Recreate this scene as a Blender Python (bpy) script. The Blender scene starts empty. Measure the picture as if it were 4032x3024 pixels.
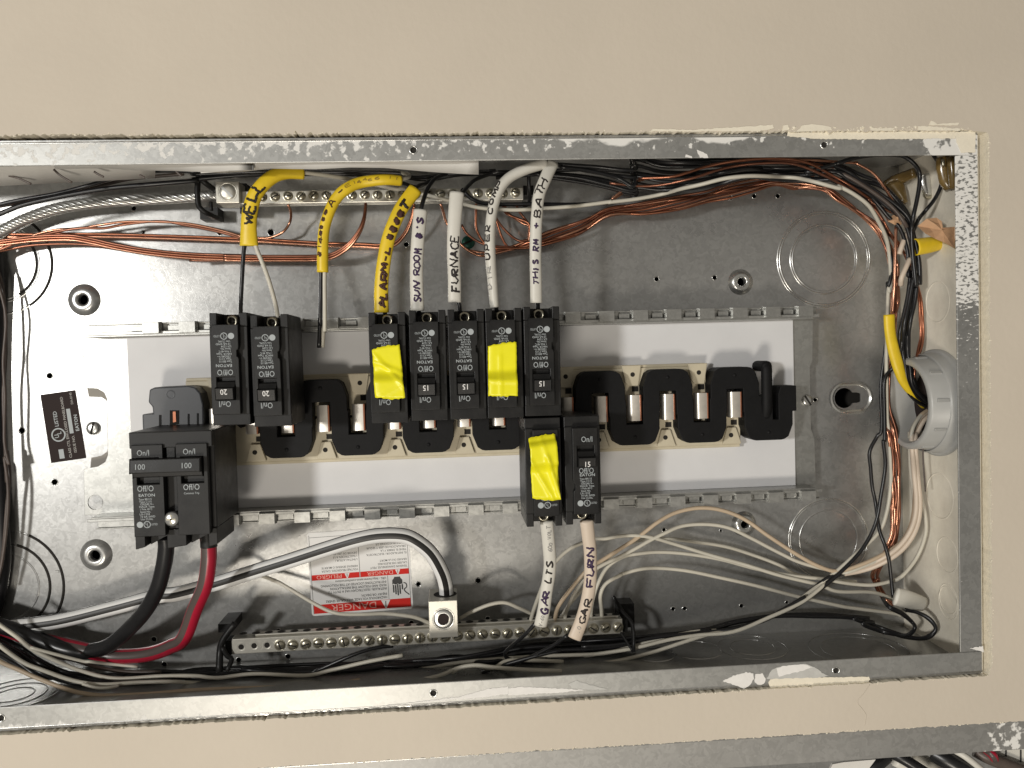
import bpy, math, random
from mathutils import Vector, Matrix, Euler, geometry
random.seed(7)
S = bpy.context.scene
COL = S.collection
PI = math.pi

# ------------------------------------------------------------------ camera
F_PX = 3265.0
RX, RY, RZ = -3.3035708e-02, -7.3230515e-02, -2.8719103e-02
CAM = (-46.38, 44.25, 545.65)                 # mm: right, up, out of the wall
def _rot(rx, ry, rz):
    return Matrix.Rotation(rz, 3, 'Z') @ Matrix.Rotation(ry, 3, 'Y') @ Matrix.Rotation(rx, 3, 'X')
RC = _rot(RX, RY, RZ)
def W(x, y, o):                               # panel millimetres -> Blender metres
    return Vector((x / 1000.0, -o / 1000.0, y / 1000.0))
AX = Matrix(((1, 0, 0), (0, 0, -1), (0, 1, 0)))
cd = bpy.data.cameras.new('camera'); cam = bpy.data.objects.new('camera', cd); COL.objects.link(cam)
cd.sensor_width = 36.0; cd.lens = 36.0 * F_PX / 4032.0
cd.clip_start = 0.02; cd.clip_end = 50
cam.matrix_world = Matrix.Translation(W(*CAM)) @ (AX @ RC).to_4x4()
S.camera = cam

# ------------------------------------------------------------------ light
wd = bpy.data.worlds.new("World"); S.world = wd; wd.use_nodes = True
bg = wd.node_tree.nodes['Background']
bg.inputs[0].default_value = (1.0, 0.93, 0.82, 1); bg.inputs[1].default_value = 0.30
def lamp(name, loc, target, power, size, color):
    l = bpy.data.lights.new(name, 'AREA'); l.shape = 'DISK'; l.size = size
    l.energy = power; l.color = color
    o = bpy.data.objects.new(name, l); COL.objects.link(o)
    o.location = W(*loc)
    d = W(*target) - o.location
    o.rotation_euler = d.to_track_quat('-Z', 'Y').to_euler()
    return o
lamp('work_lamp', (-1760, 225, 2420), (0, 0, -60), 58.0, 0.24, (1.0, 0.98, 0.94))
lamp('room_lamp', (-420, -980, 1720), (0, 0, -60), 22.5, 0.42, (1.0, 0.92, 0.80))
S.view_settings.view_transform = 'Standard'
S.view_settings.look = 'None'
S.view_settings.exposure = -0.42
S.render.engine = 'CYCLES'
S.render.resolution_x = 1024; S.render.resolution_y = 768

# ------------------------------------------------------------------ measuring helpers
def U(px, py, o):                             # photograph position at a known distance from the wall -> mm
    d = RC @ Vector(((px - 2016) / F_PX, -(py - 1512) / F_PX, -1))
    t = (o - CAM[2]) / d.z
    return (CAM[0] + d.x * t, CAM[1] + d.y * t, o)
CR = {'A': (0, 450, 1000 / 2212), 'B': (700, 550, 1000 / 2212), 'C': (1500, 550, 1000 / 2212),
      'D': (2400, 450, 1000 / 2212), 'E': (3100, 450, 932 / 2209), 'F': (0, 1150, 1000 / 2212),
      'G': (700, 1150, 1000 / 2212), 'H': (1500, 1150, 1000 / 2212), 'I': (2300, 1150, 1000 / 2212),
      'J': (3100, 1050, 932 / 2209), 'K': (0, 1800, 1000 / 2212), 'L': (700, 1900, 1000 / 2212),
      'M': (1500, 1900, 1000 / 2212), 'N': (2300, 1850, 1000 / 2212), 'O': (3100, 1700, 932 / 2209),
      'P': (0, 2400, 1000 / 2212), 'Q': (3100, 2324, 932 / 2209), 'R': (1200, 2424, 800 / 2212),
      'S': (2000, 2424, 800 / 2212), 'T': (2700, 2324, 800 / 2212), 'X': (0, 0, 4032 / 2212),
      'Y': (0, 2300, 800 / 2212), 'Z': (3450, 600, 400 / 1327), 'V': (3300, 2200, 500 / 2212),
      'a': (3200, 2750, 832 / 2212), 'b': (1150, 2050, 600 / 2212), 'c': (130, 1500, 300 / 1244)}
def u(c, x, y, o):
    a = CR[c]
    return U(a[0] + x * a[2], a[1] + y * a[2], o)
def path(spec):                               # "A 0,780,-60 200,740 ..." ; depth carries on when left out
    out = []; o = -60.0; c = 'X'
    for tok in spec.split():
        if len(tok) == 1: c = tok; continue
        v = [float(k) for k in tok.split(',')]
        if len(v) > 2: o = v[2]
        out.append(u(c, v[0], v[1], o))
    return out

# ------------------------------------------------------------------ materials
MATS = {}
def mk(name, col, metal=0.0, rough=0.5, var=0.0, vscale=60, bump=0.0, bscale=300, spec=0.5, coat=0.0, col2=None, rvar=0.0):
    m = bpy.data.materials.new(name); m.use_nodes = True
    nt = m.node_tree; b = nt.nodes['Principled BSDF']
    b.inputs['Metallic'].default_value = metal; b.inputs['Roughness'].default_value = rough
    b.inputs['Specular IOR Level'].default_value = spec; b.inputs['Coat Weight'].default_value = coat
    b.inputs['Coat Roughness'].default_value = 0.2
    b.inputs['Base Color'].default_value = (*col, 1)
    tc = nt.nodes.new('ShaderNodeTexCoord')
    if var or col2:
        n = nt.nodes.new('ShaderNodeTexNoise'); n.inputs['Scale'].default_value = vscale
        n.inputs['Detail'].default_value = 6; n.inputs['Roughness'].default_value = 0.65
        nt.links.new(tc.outputs['Object'], n.inputs['Vector'])
        r = nt.nodes.new('ShaderNodeValToRGB')
        r.color_ramp.elements[0].position = 0.3; r.color_ramp.elements[1].position = 0.7
        c2 = col2 or tuple(min(1, c * (1 + var)) for c in col)
        c1 = col if col2 else tuple(c * (1 - var) for c in col)
        r.color_ramp.elements[0].color = (*c1, 1); r.color_ramp.elements[1].color = (*c2, 1)
        nt.links.new(n.outputs['Fac'], r.inputs['Fac'])
        nt.links.new(r.outputs['Color'], b.inputs['Base Color'])
        if rvar:
            mp = nt.nodes.new('ShaderNodeMapRange')
            mp.inputs['To Min'].default_value = rough - rvar; mp.inputs['To Max'].default_value = rough + rvar
            mp.inputs['From Min'].default_value = 0.3; mp.inputs['From Max'].default_value = 0.7
            nt.links.new(n.outputs['Fac'], mp.inputs['Value']); nt.links.new(mp.outputs['Result'], b.inputs['Roughness'])
    if bump:
        n2 = nt.nodes.new('ShaderNodeTexNoise'); n2.inputs['Scale'].default_value = bscale
        n2.inputs['Detail'].default_value = 4
        nt.links.new(tc.outputs['Object'], n2.inputs['Vector'])
        bp = nt.nodes.new('ShaderNodeBump'); bp.inputs['Strength'].default_value = bump
        bp.inputs['Distance'].default_value = 0.001
        nt.links.new(n2.outputs['Fac'], bp.inputs['Height']); nt.links.new(bp.outputs['Normal'], b.inputs['Normal'])
    MATS[name] = m
    return m

def steel_mat(name, base, metal, rough, splat=None):
    """galvanised sheet: spangle cells, slight roughness change; splat = plaster spatter mask"""
    m = bpy.data.materials.new(name); m.use_nodes = True
    nt = m.node_tree; N = nt.nodes; Lk = nt.links; b = N['Principled BSDF']
    tc = N.new('ShaderNodeTexCoord')
    vo = N.new('ShaderNodeTexVoronoi'); vo.inputs['Scale'].default_value = 330
    wrp = N.new('ShaderNodeTexNoise'); wrp.inputs['Scale'].default_value = 120; wrp.inputs['Detail'].default_value = 3
    Lk.new(tc.outputs['Object'], wrp.inputs['Vector'])
    mx = N.new('ShaderNodeMix'); mx.data_type = 'VECTOR'; mx.inputs['Factor'].default_value = 0.02
    Lk.new(tc.outputs['Object'], mx.inputs[4]); Lk.new(wrp.outputs['Color'], mx.inputs[5])
    Lk.new(mx.outputs[1], vo.inputs['Vector'])
    sep = N.new('ShaderNodeSeparateColor'); Lk.new(vo.outputs['Color'], sep.inputs['Color'])
    no = N.new('ShaderNodeTexNoise'); no.inputs['Scale'].default_value = 11; no.inputs['Detail'].default_value = 4
    stx = N.new('ShaderNodeMapping'); stx.inputs['Rotation'].default_value = (0, 0.6, 0); stx.inputs['Scale'].default_value = (0.55, 1, 1.6)  # broad slanted streaks in the colour imitate soft mottled reflections
    Lk.new(tc.outputs['Object'], stx.inputs['Vector']); Lk.new(stx.outputs[0], no.inputs['Vector'])
    ad = N.new('ShaderNodeMath'); ad.operation = 'MULTIPLY_ADD'
    Lk.new(sep.outputs[0], ad.inputs[0]); ad.inputs[1].default_value = 0.30; Lk.new(no.outputs['Fac'], ad.inputs[2])
    rp = N.new('ShaderNodeValToRGB')
    rp.color_ramp.elements[0].position = 0.30; rp.color_ramp.elements[1].position = 1.0
    rp.color_ramp.elements[0].color = (*[c * 0.76 for c in base], 1); rp.color_ramp.elements[1].color = (*[c * 1.16 for c in base], 1)
    Lk.new(ad.outputs[0], rp.inputs['Fac'])
    rr = N.new('ShaderNodeMapRange'); rr.inputs['To Min'].default_value = rough - 0.03; rr.inputs['To Max'].default_value = rough + 0.05
    rr.inputs['From Max'].default_value = 1.3
    Lk.new(ad.outputs[0], rr.inputs['Value'])
    bp = N.new('ShaderNodeBump'); bp.inputs['Strength'].default_value = 0.06; bp.inputs['Distance'].default_value = 0.0006
    Lk.new(sep.outputs[1], bp.inputs['Height'])
    Lk.new(bp.outputs['Normal'], b.inputs['Normal'])
    b.inputs['Metallic'].default_value = metal
    if not splat:
        Lk.new(rp.outputs['Color'], b.inputs['Base Color']); Lk.new(rr.outputs['Result'], b.inputs['Roughness'])
    else:
        # splat = list of (axis, start, full, weight, noise scale)  in object metres
        sx = N.new('ShaderNodeSeparateXYZ'); Lk.new(tc.outputs['Object'], sx.inputs[0])
        acc = None
        for terms, nscale, thr, stretch in splat:
            sn = N.new('ShaderNodeTexNoise'); sn.inputs['Scale'].default_value = nscale; sn.inputs['Detail'].default_value = 4
            mpn = N.new('ShaderNodeMapping'); mpn.inputs['Scale'].default_value = stretch
            mpn.inputs['Rotation'].default_value = (0, 0.5, 0)
            Lk.new(tc.outputs['Object'], mpn.inputs['Vector']); Lk.new(mpn.outputs[0], sn.inputs['Vector'])
            cur = sn.outputs['Fac']
            for axis, a, z, wgt in terms:
                mr = N.new('ShaderNodeMapRange'); mr.inputs['From Min'].default_value = a; mr.inputs['From Max'].default_value = z
                mr.inputs['To Min'].default_value = -wgt; mr.inputs['To Max'].default_value = 0
                Lk.new(sx.outputs[axis], mr.inputs['Value'])
                s2 = N.new('ShaderNodeMath'); s2.operation = 'ADD'
                Lk.new(cur, s2.inputs[0]); Lk.new(mr.outputs['Result'], s2.inputs[1]); cur = s2.outputs[0]
            th = N.new('ShaderNodeMapRange'); th.inputs['From Min'].default_value = thr; th.inputs['From Max'].default_value = thr + 0.06
            Lk.new(cur, th.inputs['Value'])
            if acc is None: acc = th.outputs['Result']
            else:
                mm = N.new('ShaderNodeMath'); mm.operation = 'MAXIMUM'
                Lk.new(acc, mm.inputs[0]); Lk.new(th.outputs['Result'], mm.inputs[1]); acc = mm.outputs[0]
        mc = N.new('ShaderNodeMix'); mc.data_type = 'RGBA'
        Lk.new(acc, mc.inputs['Factor']); Lk.new(rp.outputs['Color'], mc.inputs[6]); mc.inputs[7].default_value = (0.74, 0.73, 0.70, 1)
        Lk.new(mc.outputs[2], b.inputs['Base Color'])
        mr2 = N.new('ShaderNodeMix'); Lk.new(acc, mr2.inputs['Factor']); Lk.new(rr.outputs['Result'], mr2.inputs[2]); mr2.inputs[3].default_value = 0.8
        Lk.new(mr2.outputs[0], b.inputs['Roughness'])
        mm2 = N.new('ShaderNodeMapRange'); mm2.inputs['To Min'].default_value = metal; mm2.inputs['To Max'].default_value = 0
        Lk.new(acc, mm2.inputs['Value']); Lk.new(mm2.outputs['Result'], b.inputs['Metallic'])
    MATS[name] = m
    return m

def stripe_mat(name, base, stripe, bands, rough=0.35):
    """insulation with coloured stripes running along the cable (uv.y = angle round it)"""
    m = bpy.data.materials.new(name); m.use_nodes = True
    nt = m.node_tree; b = nt.nodes['Principled BSDF']
    uv = nt.nodes.new('ShaderNodeUVMap'); sp = nt.nodes.new('ShaderNodeSeparateXYZ')
    nt.links.new(uv.outputs[0], sp.inputs[0])
    rp = nt.nodes.new('ShaderNodeValToRGB'); cr = rp.color_ramp; cr.interpolation = 'CONSTANT'
    cr.elements[0].position = 0; cr.elements[0].color = (*base, 1)
    cr.elements.remove(cr.elements[1])
    for a, z in bands:
        e = cr.elements.new(a); e.color = (*stripe, 1)
        e = cr.elements.new(z); e.color = (*base, 1)
    nt.links.new(sp.outputs[1], rp.inputs['Fac'])
    nt.links.new(rp.outputs['Color'], b.inputs['Base Color'])
    b.inputs['Roughness'].default_value = rough
    MATS[name] = m

mk('drywall_paint', (0.575, 0.512, 0.425), 0, 0.72, var=0.05, vscale=4.5, bump=0.20, bscale=210)
mk('gypsum', (0.80, 0.74, 0.61), 0, 0.9, var=0.07, vscale=220, bump=0.3, bscale=400)
mk('painted_dark', (0.02, 0.018, 0.015), 0, 0.95)  # near-black that paints the shade inside holes, slots and gaps
mk('stud_wood', (0.05, 0.035, 0.02), 0, 0.9, var=0.2, vscale=40)
steel_mat('galvanised', (0.445, 0.445, 0.435), 0.74, 0.28)
steel_mat('galvanised_pan', (0.43, 0.43, 0.41), 0.75, 0.33)
mk('dull_grey', (0.30, 0.28, 0.25), 0.2, 0.7)
mk('bright_steel', (0.62, 0.62, 0.60), 0.9, 0.26, var=0.1, vscale=150)
mk('zinc_screw', (0.46, 0.43, 0.34), 0.9, 0.30, var=0.15, vscale=300)
mk('aluminium', (0.56, 0.54, 0.48), 0.75, 0.40, var=0.08, vscale=120)
mk('aluminium_strand', (0.62, 0.62, 0.60), 0.9, 0.3, var=0.06, vscale=120)
mk('copper', (0.37, 0.150, 0.088), 0.95, 0.30, var=0.16, vscale=90)
mk('copper_dull', (0.29, 0.125, 0.08), 0.9, 0.34, var=0.28, vscale=60)
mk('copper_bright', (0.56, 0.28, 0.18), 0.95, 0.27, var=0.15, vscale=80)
mk('stab_metal', (0.66, 0.62, 0.56), 0.85, 0.32, var=0.10, vscale=180)
mk('black_plastic', (0.0085, 0.0085, 0.009), 0, 0.42, col2=(0.017, 0.0165, 0.0155), vscale=70, bump=0.06, bscale=1200, rvar=0.08, spec=0.28)
mk('black_barrier', (0.006, 0.006, 0.0065), 0, 0.6, var=0.2, vscale=200, bump=0.12, bscale=1800, spec=0.2)
mk('grey_barrier', (0.055, 0.058, 0.065), 0, 0.40, var=0.12, vscale=100)
mk('cream_plastic', (0.56, 0.50, 0.37), 0, 0.5, var=0.08, vscale=80)
mk('white_board', (0.66, 0.66, 0.67), 0, 0.55, var=0.03, vscale=30)
mk('print_grey', (0.38, 0.41, 0.42), 0, 0.6)
mk('print_white', (0.80, 0.79, 0.77), 0, 0.7, spec=0.25)
mk('print_black', (0.035, 0.035, 0.035), 0, 0.5)
mk('print_red', (0.66, 0.030, 0.022), 0, 0.7, spec=0.2)
mk('print_pink', (0.78, 0.42, 0.36), 0, 0.5)
mk('label_black', (0.035, 0.026, 0.025), 0, 0.8, spec=0.15)
mk('yellow_tape', (0.86, 0.80, 0.012), 0, 0.36, var=0.05, vscale=60, bump=0.05, bscale=250)
mk('yellow_jacket', (0.76, 0.54, 0.022), 0, 0.42, var=0.10, vscale=70, bump=0.05, bscale=400)
mk('white_jacket', (0.64, 0.62, 0.56), 0, 0.45, var=0.05, vscale=60, bump=0.05, bscale=400)
mk('pink_jacket', (0.62, 0.52, 0.42), 0, 0.45, var=0.05, vscale=60, bump=0.05, bscale=400)
mk('white_wire', (0.56, 0.53, 0.45), 0, 0.42, var=0.07, vscale=50)
mk('tan_wire', (0.52, 0.41, 0.29), 0, 0.45, var=0.07, vscale=50)
mk('black_wire', (0.010, 0.010, 0.011), 0, 0.33, var=0.3, vscale=60)
mk('brown_wire', (0.085, 0.065, 0.055), 0, 0.4, var=0.3, vscale=60)
mk('marker_black', (0.018, 0.013, 0.012), 0, 0.6)
mk('marker_purple', (0.040, 0.018, 0.065), 0, 0.6)
mk('marker_brown', (0.060, 0.020, 0.012), 0, 0.6)
mk('print_faint', (0.36, 0.35, 0.33), 0, 0.6)
mk('print_brown', (0.30, 0.19, 0.03), 0, 0.6)
mk('paper_white', (0.68, 0.66, 0.62), 0, 0.7, var=0.05, vscale=40)
mk('kraft_paper', (0.50, 0.30, 0.17), 0, 0.8, var=0.12, vscale=70, bump=0.2, bscale=300)
mk('pvc_grey', (0.40, 0.40, 0.385), 0, 0.38, var=0.06, vscale=50)
mk('cream_paint', (0.90, 0.85, 0.73), 0, 0.5, col2=(0.70, 0.65, 0.55), vscale=38, bump=0.35, bscale=110)
mk('plaster_white', (0.78, 0.76, 0.73), 0, 0.8, var=0.05, vscale=120, bump=0.15, bscale=500)
mk('caulk_cream', (0.80, 0.74, 0.61), 0, 0.7, var=0.05, vscale=120, bump=0.15, bscale=500)
mk('smear_grey', (0.50, 0.495, 0.47), 0, 0.7, var=0.10, vscale=160)
mk('amber_plastic', (0.16, 0.105, 0.035), 0, 0.22, var=0.35, vscale=90, coat=0.4)
mk('green_screw', (0.006, 0.085, 0.055), 0.2, 0.4)
stripe_mat('neutral_insulation', (0.014, 0.013, 0.012), (0.80, 0.80, 0.79), [(0.050, 0.19), (0.80, 0.925)], rough=.45)
stripe_mat('red_insulation', (0.085, 0.066, 0.060), (0.36, 0.008, 0.030), [(0.155, 0.30), (0.72, 0.985)])
steel_mat('rim_top_steel', (0.40, 0.40, 0.385), 0.7, 0.42, splat=[
    ([(2, 0.172, 0.1855, 0.16), (0, 0.12, -0.12, 0.10)], 200, 0.455, (1, 1, 1)),
    ([(2, 0.1770, 0.1850, 0.30), (0, -0.02, 0.06, 0.25), (0, 0.20, 0.14, 0.3)], 45, 0.40, (0.6, 1, 1)),
    ([(0, 0.265, 0.285, 0.5)], 140, 0.36, (1, 1, 1))])
steel_mat('rim_right_steel', (0.31, 0.31, 0.30), 0.6, 0.5, splat=[
    ([(2, 0.045, 0.075, 0.6)], 380, 0.42, (0.7, 1, 1.5)),
    ([(2, 0.00, 0.045, 0.10)], 420, 0.60, (0.6, 1, 1.4))])
steel_mat('rim_bottom_steel', (0.40, 0.40, 0.385), 0.7, 0.42, splat=[
    ([(2, -0.180, -0.1855, 0.25), (0, -0.16, -0.20, 0.2)], 150, 0.47, (1, 1, 0.35))])

# ------------------------------------------------------------------ mesh builder (panel millimetres: x right, y up, o out)
class MB:
    def __init__(s): s.v = []; s.f = []; s.m = []; s.sm = []; s.uv = []
    def add(s, vs, fs, mat=0, smooth=False, uvs=None):
        b = len(s.v); s.v += [tuple(p) for p in vs]
        for i, f in enumerate(fs):
            s.f.append([b + k for k in f]); s.m.append(mat); s.sm.append(smooth)
            s.uv.append(uvs[i] if uvs else None)
        return s
    def box(s, x0, x1, y0, y1, o0, o1, mat=0, taper=0):
        t = taper
        vs = [(x0, y0, o0), (x1, y0, o0), (x1, y1, o0), (x0, y1, o0),
              (x0 + t, y0 + t, o1), (x1 - t, y0 + t, o1), (x1 - t, y1 - t, o1), (x0 + t, y1 - t, o1)]
        return s.add(vs, [(3, 2, 1, 0), (4, 5, 6, 7), (0, 1, 5, 4), (1, 2, 6, 5), (2, 3, 7, 6), (3, 0, 4, 7)], mat)
    def prism(s, poly, o0, o1, mat=0, holes=(), back=True):
        loops = [list(poly)] + [list(h) for h in holes]
        tri = geometry.tessellate_polygon([[Vector((p[0], p[1], 0)) for p in l] for l in loops])
        flat = [p for l in loops for p in l]; n = len(flat)
        def up(t):
            a, b_, c = (flat[k] for k in t)
            return t if (b_[0]-a[0])*(c[1]-a[1]) - (b_[1]-a[1])*(c[0]-a[0]) > 0 else (t[0], t[2], t[1])
        tri = [up(t) for t in tri]
        vs = [(p[0], p[1], o1) for p in flat]; fs = list(tri)
        vs += [(p[0], p[1], o0) for p in flat]
        if back: fs += [(t[2] + n, t[1] + n, t[0] + n) for t in tri]
        k = 0
        for li, l in enumerate(loops):
            m_ = len(l)
            area = sum(l[i][0] * l[(i + 1) % m_][1] - l[(i + 1) % m_][0] * l[i][1] for i in range(m_))
            flip = (area > 0) != (li == 0)
            for i in range(m_):
                a, b_ = k + i, k + (i + 1) % m_
                q = (a + n, b_ + n, b_, a)
                fs.append(q[::-1] if flip else q)
            k += m_
        return s.add(vs, fs, mat)
    def lathe(s, c, prof, axis='o', n=24, mat=0, smooth=True):
        """profile of (radius, height) turned about an axis through c"""
        vs = []; fs = []
        for r, h in prof:
            for i in range(n):
                a = 2 * PI * i / n; p, q = r * math.cos(a), r * math.sin(a)
                vs.append({'o': (c[0] + p, c[1] + q, c[2] + h), 'x': (c[0] + h, c[1] + p, c[2] + q),
                           'y': (c[0] + q, c[1] + h, c[2] + p)}[axis])
        for j in range(len(prof) - 1):
            for i in range(n):
                k = (i + 1) % n
                fs.append((j * n + i, j * n + k, (j + 1) * n + k, (j + 1) * n + i))
        for j in (0, len(prof) - 1):
            if 0 < prof[j][0] < 1e6 and len(prof) > 1 and prof[j][0] > 1e-6 and getattr(s, 'caps', False):
                fs.append([j * n + i for i in range(n)])
        return s.add(vs, fs, mat, smooth)
    def torus(s, c, R, r, axis='o', n=40, mat=0, flat=1.0, arc=None):
        prof = [(R + r * math.cos(2 * PI * i / 6), flat * r * math.sin(2 * PI * i / 6)) for i in range(7)]
        return s.lathe(c, prof, axis, n, mat)
    def disc(s, c, R, axis='o', n=20, mat=0):
        return s.lathe(c, [(1e-7, 0), (R, 0)], axis, n, mat, False)
    def tube(s, pts, ra, rb=None, n=8, mat=0, sub=6, cap=True, twist=None, ups=None):
        cs, ts = spline(pts, sub); rb = rb or ra
        N = len(cs); L = 0; ring = []; ph = []
        for i, (c, t) in enumerate(zip(cs, ts)):
            sd, nm = frame(t)
            f = i / (N - 1)
            a = lerp(ra, f); b_ = lerp(rb, f)
            tw = (twist or 0) * f
            for j in range(n):
                an = 2 * PI * j / n + tw
                ring.append(c + sd * (a * math.sin(an)) + nm * (b_ * math.cos(an)))
        fs = []; uvs = []
        for i in range(N - 1):
            for j in range(n):
                k = (j + 1) % n
                fs.append((i * n + j, (i + 1) * n + j, (i + 1) * n + k, i * n + k))
                v0, v1 = j / n, (j + 1) / n
                uvs.append(((i, v0), (i + 1, v0), (i + 1, v1), (i, v1)))
        if cap:
            fs.append(list(range(n))); uvs.append([(0, 0.01)] * n)
            fs.append([(N - 1) * n + j for j in range(n)][::-1]); uvs.append([(0, 0.01)] * n)
        return s.add(ring, fs, mat, True, uvs)
def lerp(r, f):
    if not isinstance(r, (list, tuple)): return r
    g = f * (len(r) - 1); i = min(int(g), len(r) - 2); return r[i] + (r[i + 1] - r[i]) * (g - i)
def frame(t):
    o = Vector((0, 0, 1)); sd = t.cross(o)
    if sd.length < 0.05: sd = t.cross(Vector((0, 1, 0.3)))
    sd.normalize(); return sd, sd.cross(t)
def spline(pts, sub=6):
    P = [Vector(p) for p in pts]
    if len(P) == 2: P = [P[0], (P[0] + P[1]) / 2, P[1]]
    Q = [P[0] * 2 - P[1]] + P + [P[-1] * 2 - P[-2]]
    out = []
    for i in range(1, len(Q) - 2):
        a, b_, c, d = Q[i - 1], Q[i], Q[i + 1], Q[i + 2]
        for k in range(sub):
            t = k / sub
            out.append(0.5 * (2 * b_ + (c - a) * t + (2 * a - 5 * b_ + 4 * c - d) * t * t + (3 * b_ - a - 3 * c + d) * t ** 3))
    out.append(P[-1])
    ts = []
    for i in range(len(out)):
        d = out[min(i + 1, len(out) - 1)] - out[max(i - 1, 0)]
        ts.append(d.normalized() if d.length > 1e-9 else Vector((1, 0, 0)))
    return out, ts

ORG = {}
def build(name, mb, mats, parent=None, origin=None, bevel=0, local=False):
    """link the collected shapes as ONE mesh object"""
    if isinstance(mats, str): mats = [mats]
    po = ORG.get(parent.name, (0, 0, 0)) if parent else (0, 0, 0)
    if origin is None: origin = mb.v[0] if (not parent and not local) else po
    if local: origin = (0, 0, 0)
    me = bpy.data.meshes.new(name)
    me.from_pydata([W(a - origin[0], b - origin[1], c - origin[2]) for a, b, c in mb.v], [], mb.f)
    for m in mats: me.materials.append(MATS[m])
    me.polygons.foreach_set('material_index', mb.m)
    me.polygons.foreach_set('use_smooth', mb.sm)
    if any(x is not None for x in mb.uv):
        lay = me.uv_layers.new(name='UVMap'); k = 0
        for f, uvv in zip(mb.f, mb.uv):
            for i in range(len(f)):
                lay.data[k].uv = uvv[i] if uvv else (0, 0); k += 1
    me.update()
    o = bpy.data.objects.new(name, me); COL.objects.link(o)
    o.parent = parent
    o.location = W(0, 0, 0) if local else W(*[origin[i] - po[i] for i in range(3)])
    ORG[o.name] = origin
    if bevel:
        b = o.modifiers.new('bevel', 'BEVEL'); b.width = bevel / 1000; b.segments = 2; b.limit_method = 'ANGLE'; b.angle_limit = 0.6
    return o
def tag(o, label, cat, group=None):
    o['label'] = label; o['category'] = cat
    if group: o['group'] = group
    return o
def thing(name, org, label, cat, group=None):
    o = bpy.data.objects.new(name, None); COL.objects.link(o); o.location = W(*org); o.empty_display_size = 0.01
    ORG[o.name] = org
    return tag(o, label, cat, group)
def struct(o, kind='structure'): o['kind'] = kind; return o
def share(name, src, parent, loc):           # another piece with the same mesh
    o = src.copy(); o.name = name; COL.objects.link(o); o.parent = parent
    o.location = loc
    return o

# ------------------------------------------------------------------ flat lettering
def text_mesh(mb, txt, x, y, size, mat=0, align='LEFT', o=0.0, sx=1.0, rot=0.0, bold=0.0):
    """lettering in the plane of a face: baseline at x,y (mm), capital height = size"""
    c = bpy.data.curves.new('lettering', 'FONT'); c.body = txt; c.size = size / 0.70; c.align_x = align
    c.resolution_u = 2; c.offset = bold
    ob = bpy.data.objects.new('lettering', c)
    me = bpy.data.meshes.new_from_object(ob)
    cr, sr = math.cos(rot), math.sin(rot)
    vs = [(x + (v.co.x * sx) * cr - v.co.y * sr, y + (v.co.x * sx) * sr + v.co.y * cr, o) for v in me.vertices]
    mb.add(vs, [list(p.vertices) for p in me.polygons], mat)
    bpy.data.objects.remove(ob); bpy.data.curves.remove(c); bpy.data.meshes.remove(me)
def rect(mb, x0, x1, y0, y1, o, mat=0):
    mb.add([(x0, y0, o), (x1, y0, o), (x1, y1, o), (x0, y1, o)], [(0, 1, 2, 3)], mat)
def ring2(mb, cx, cy, r0, r1, o, mat=0, n=20):
    mb.lathe((cx, cy, o), [(r0, 0), (r1, 0)], 'o', n, mat, False)

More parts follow.
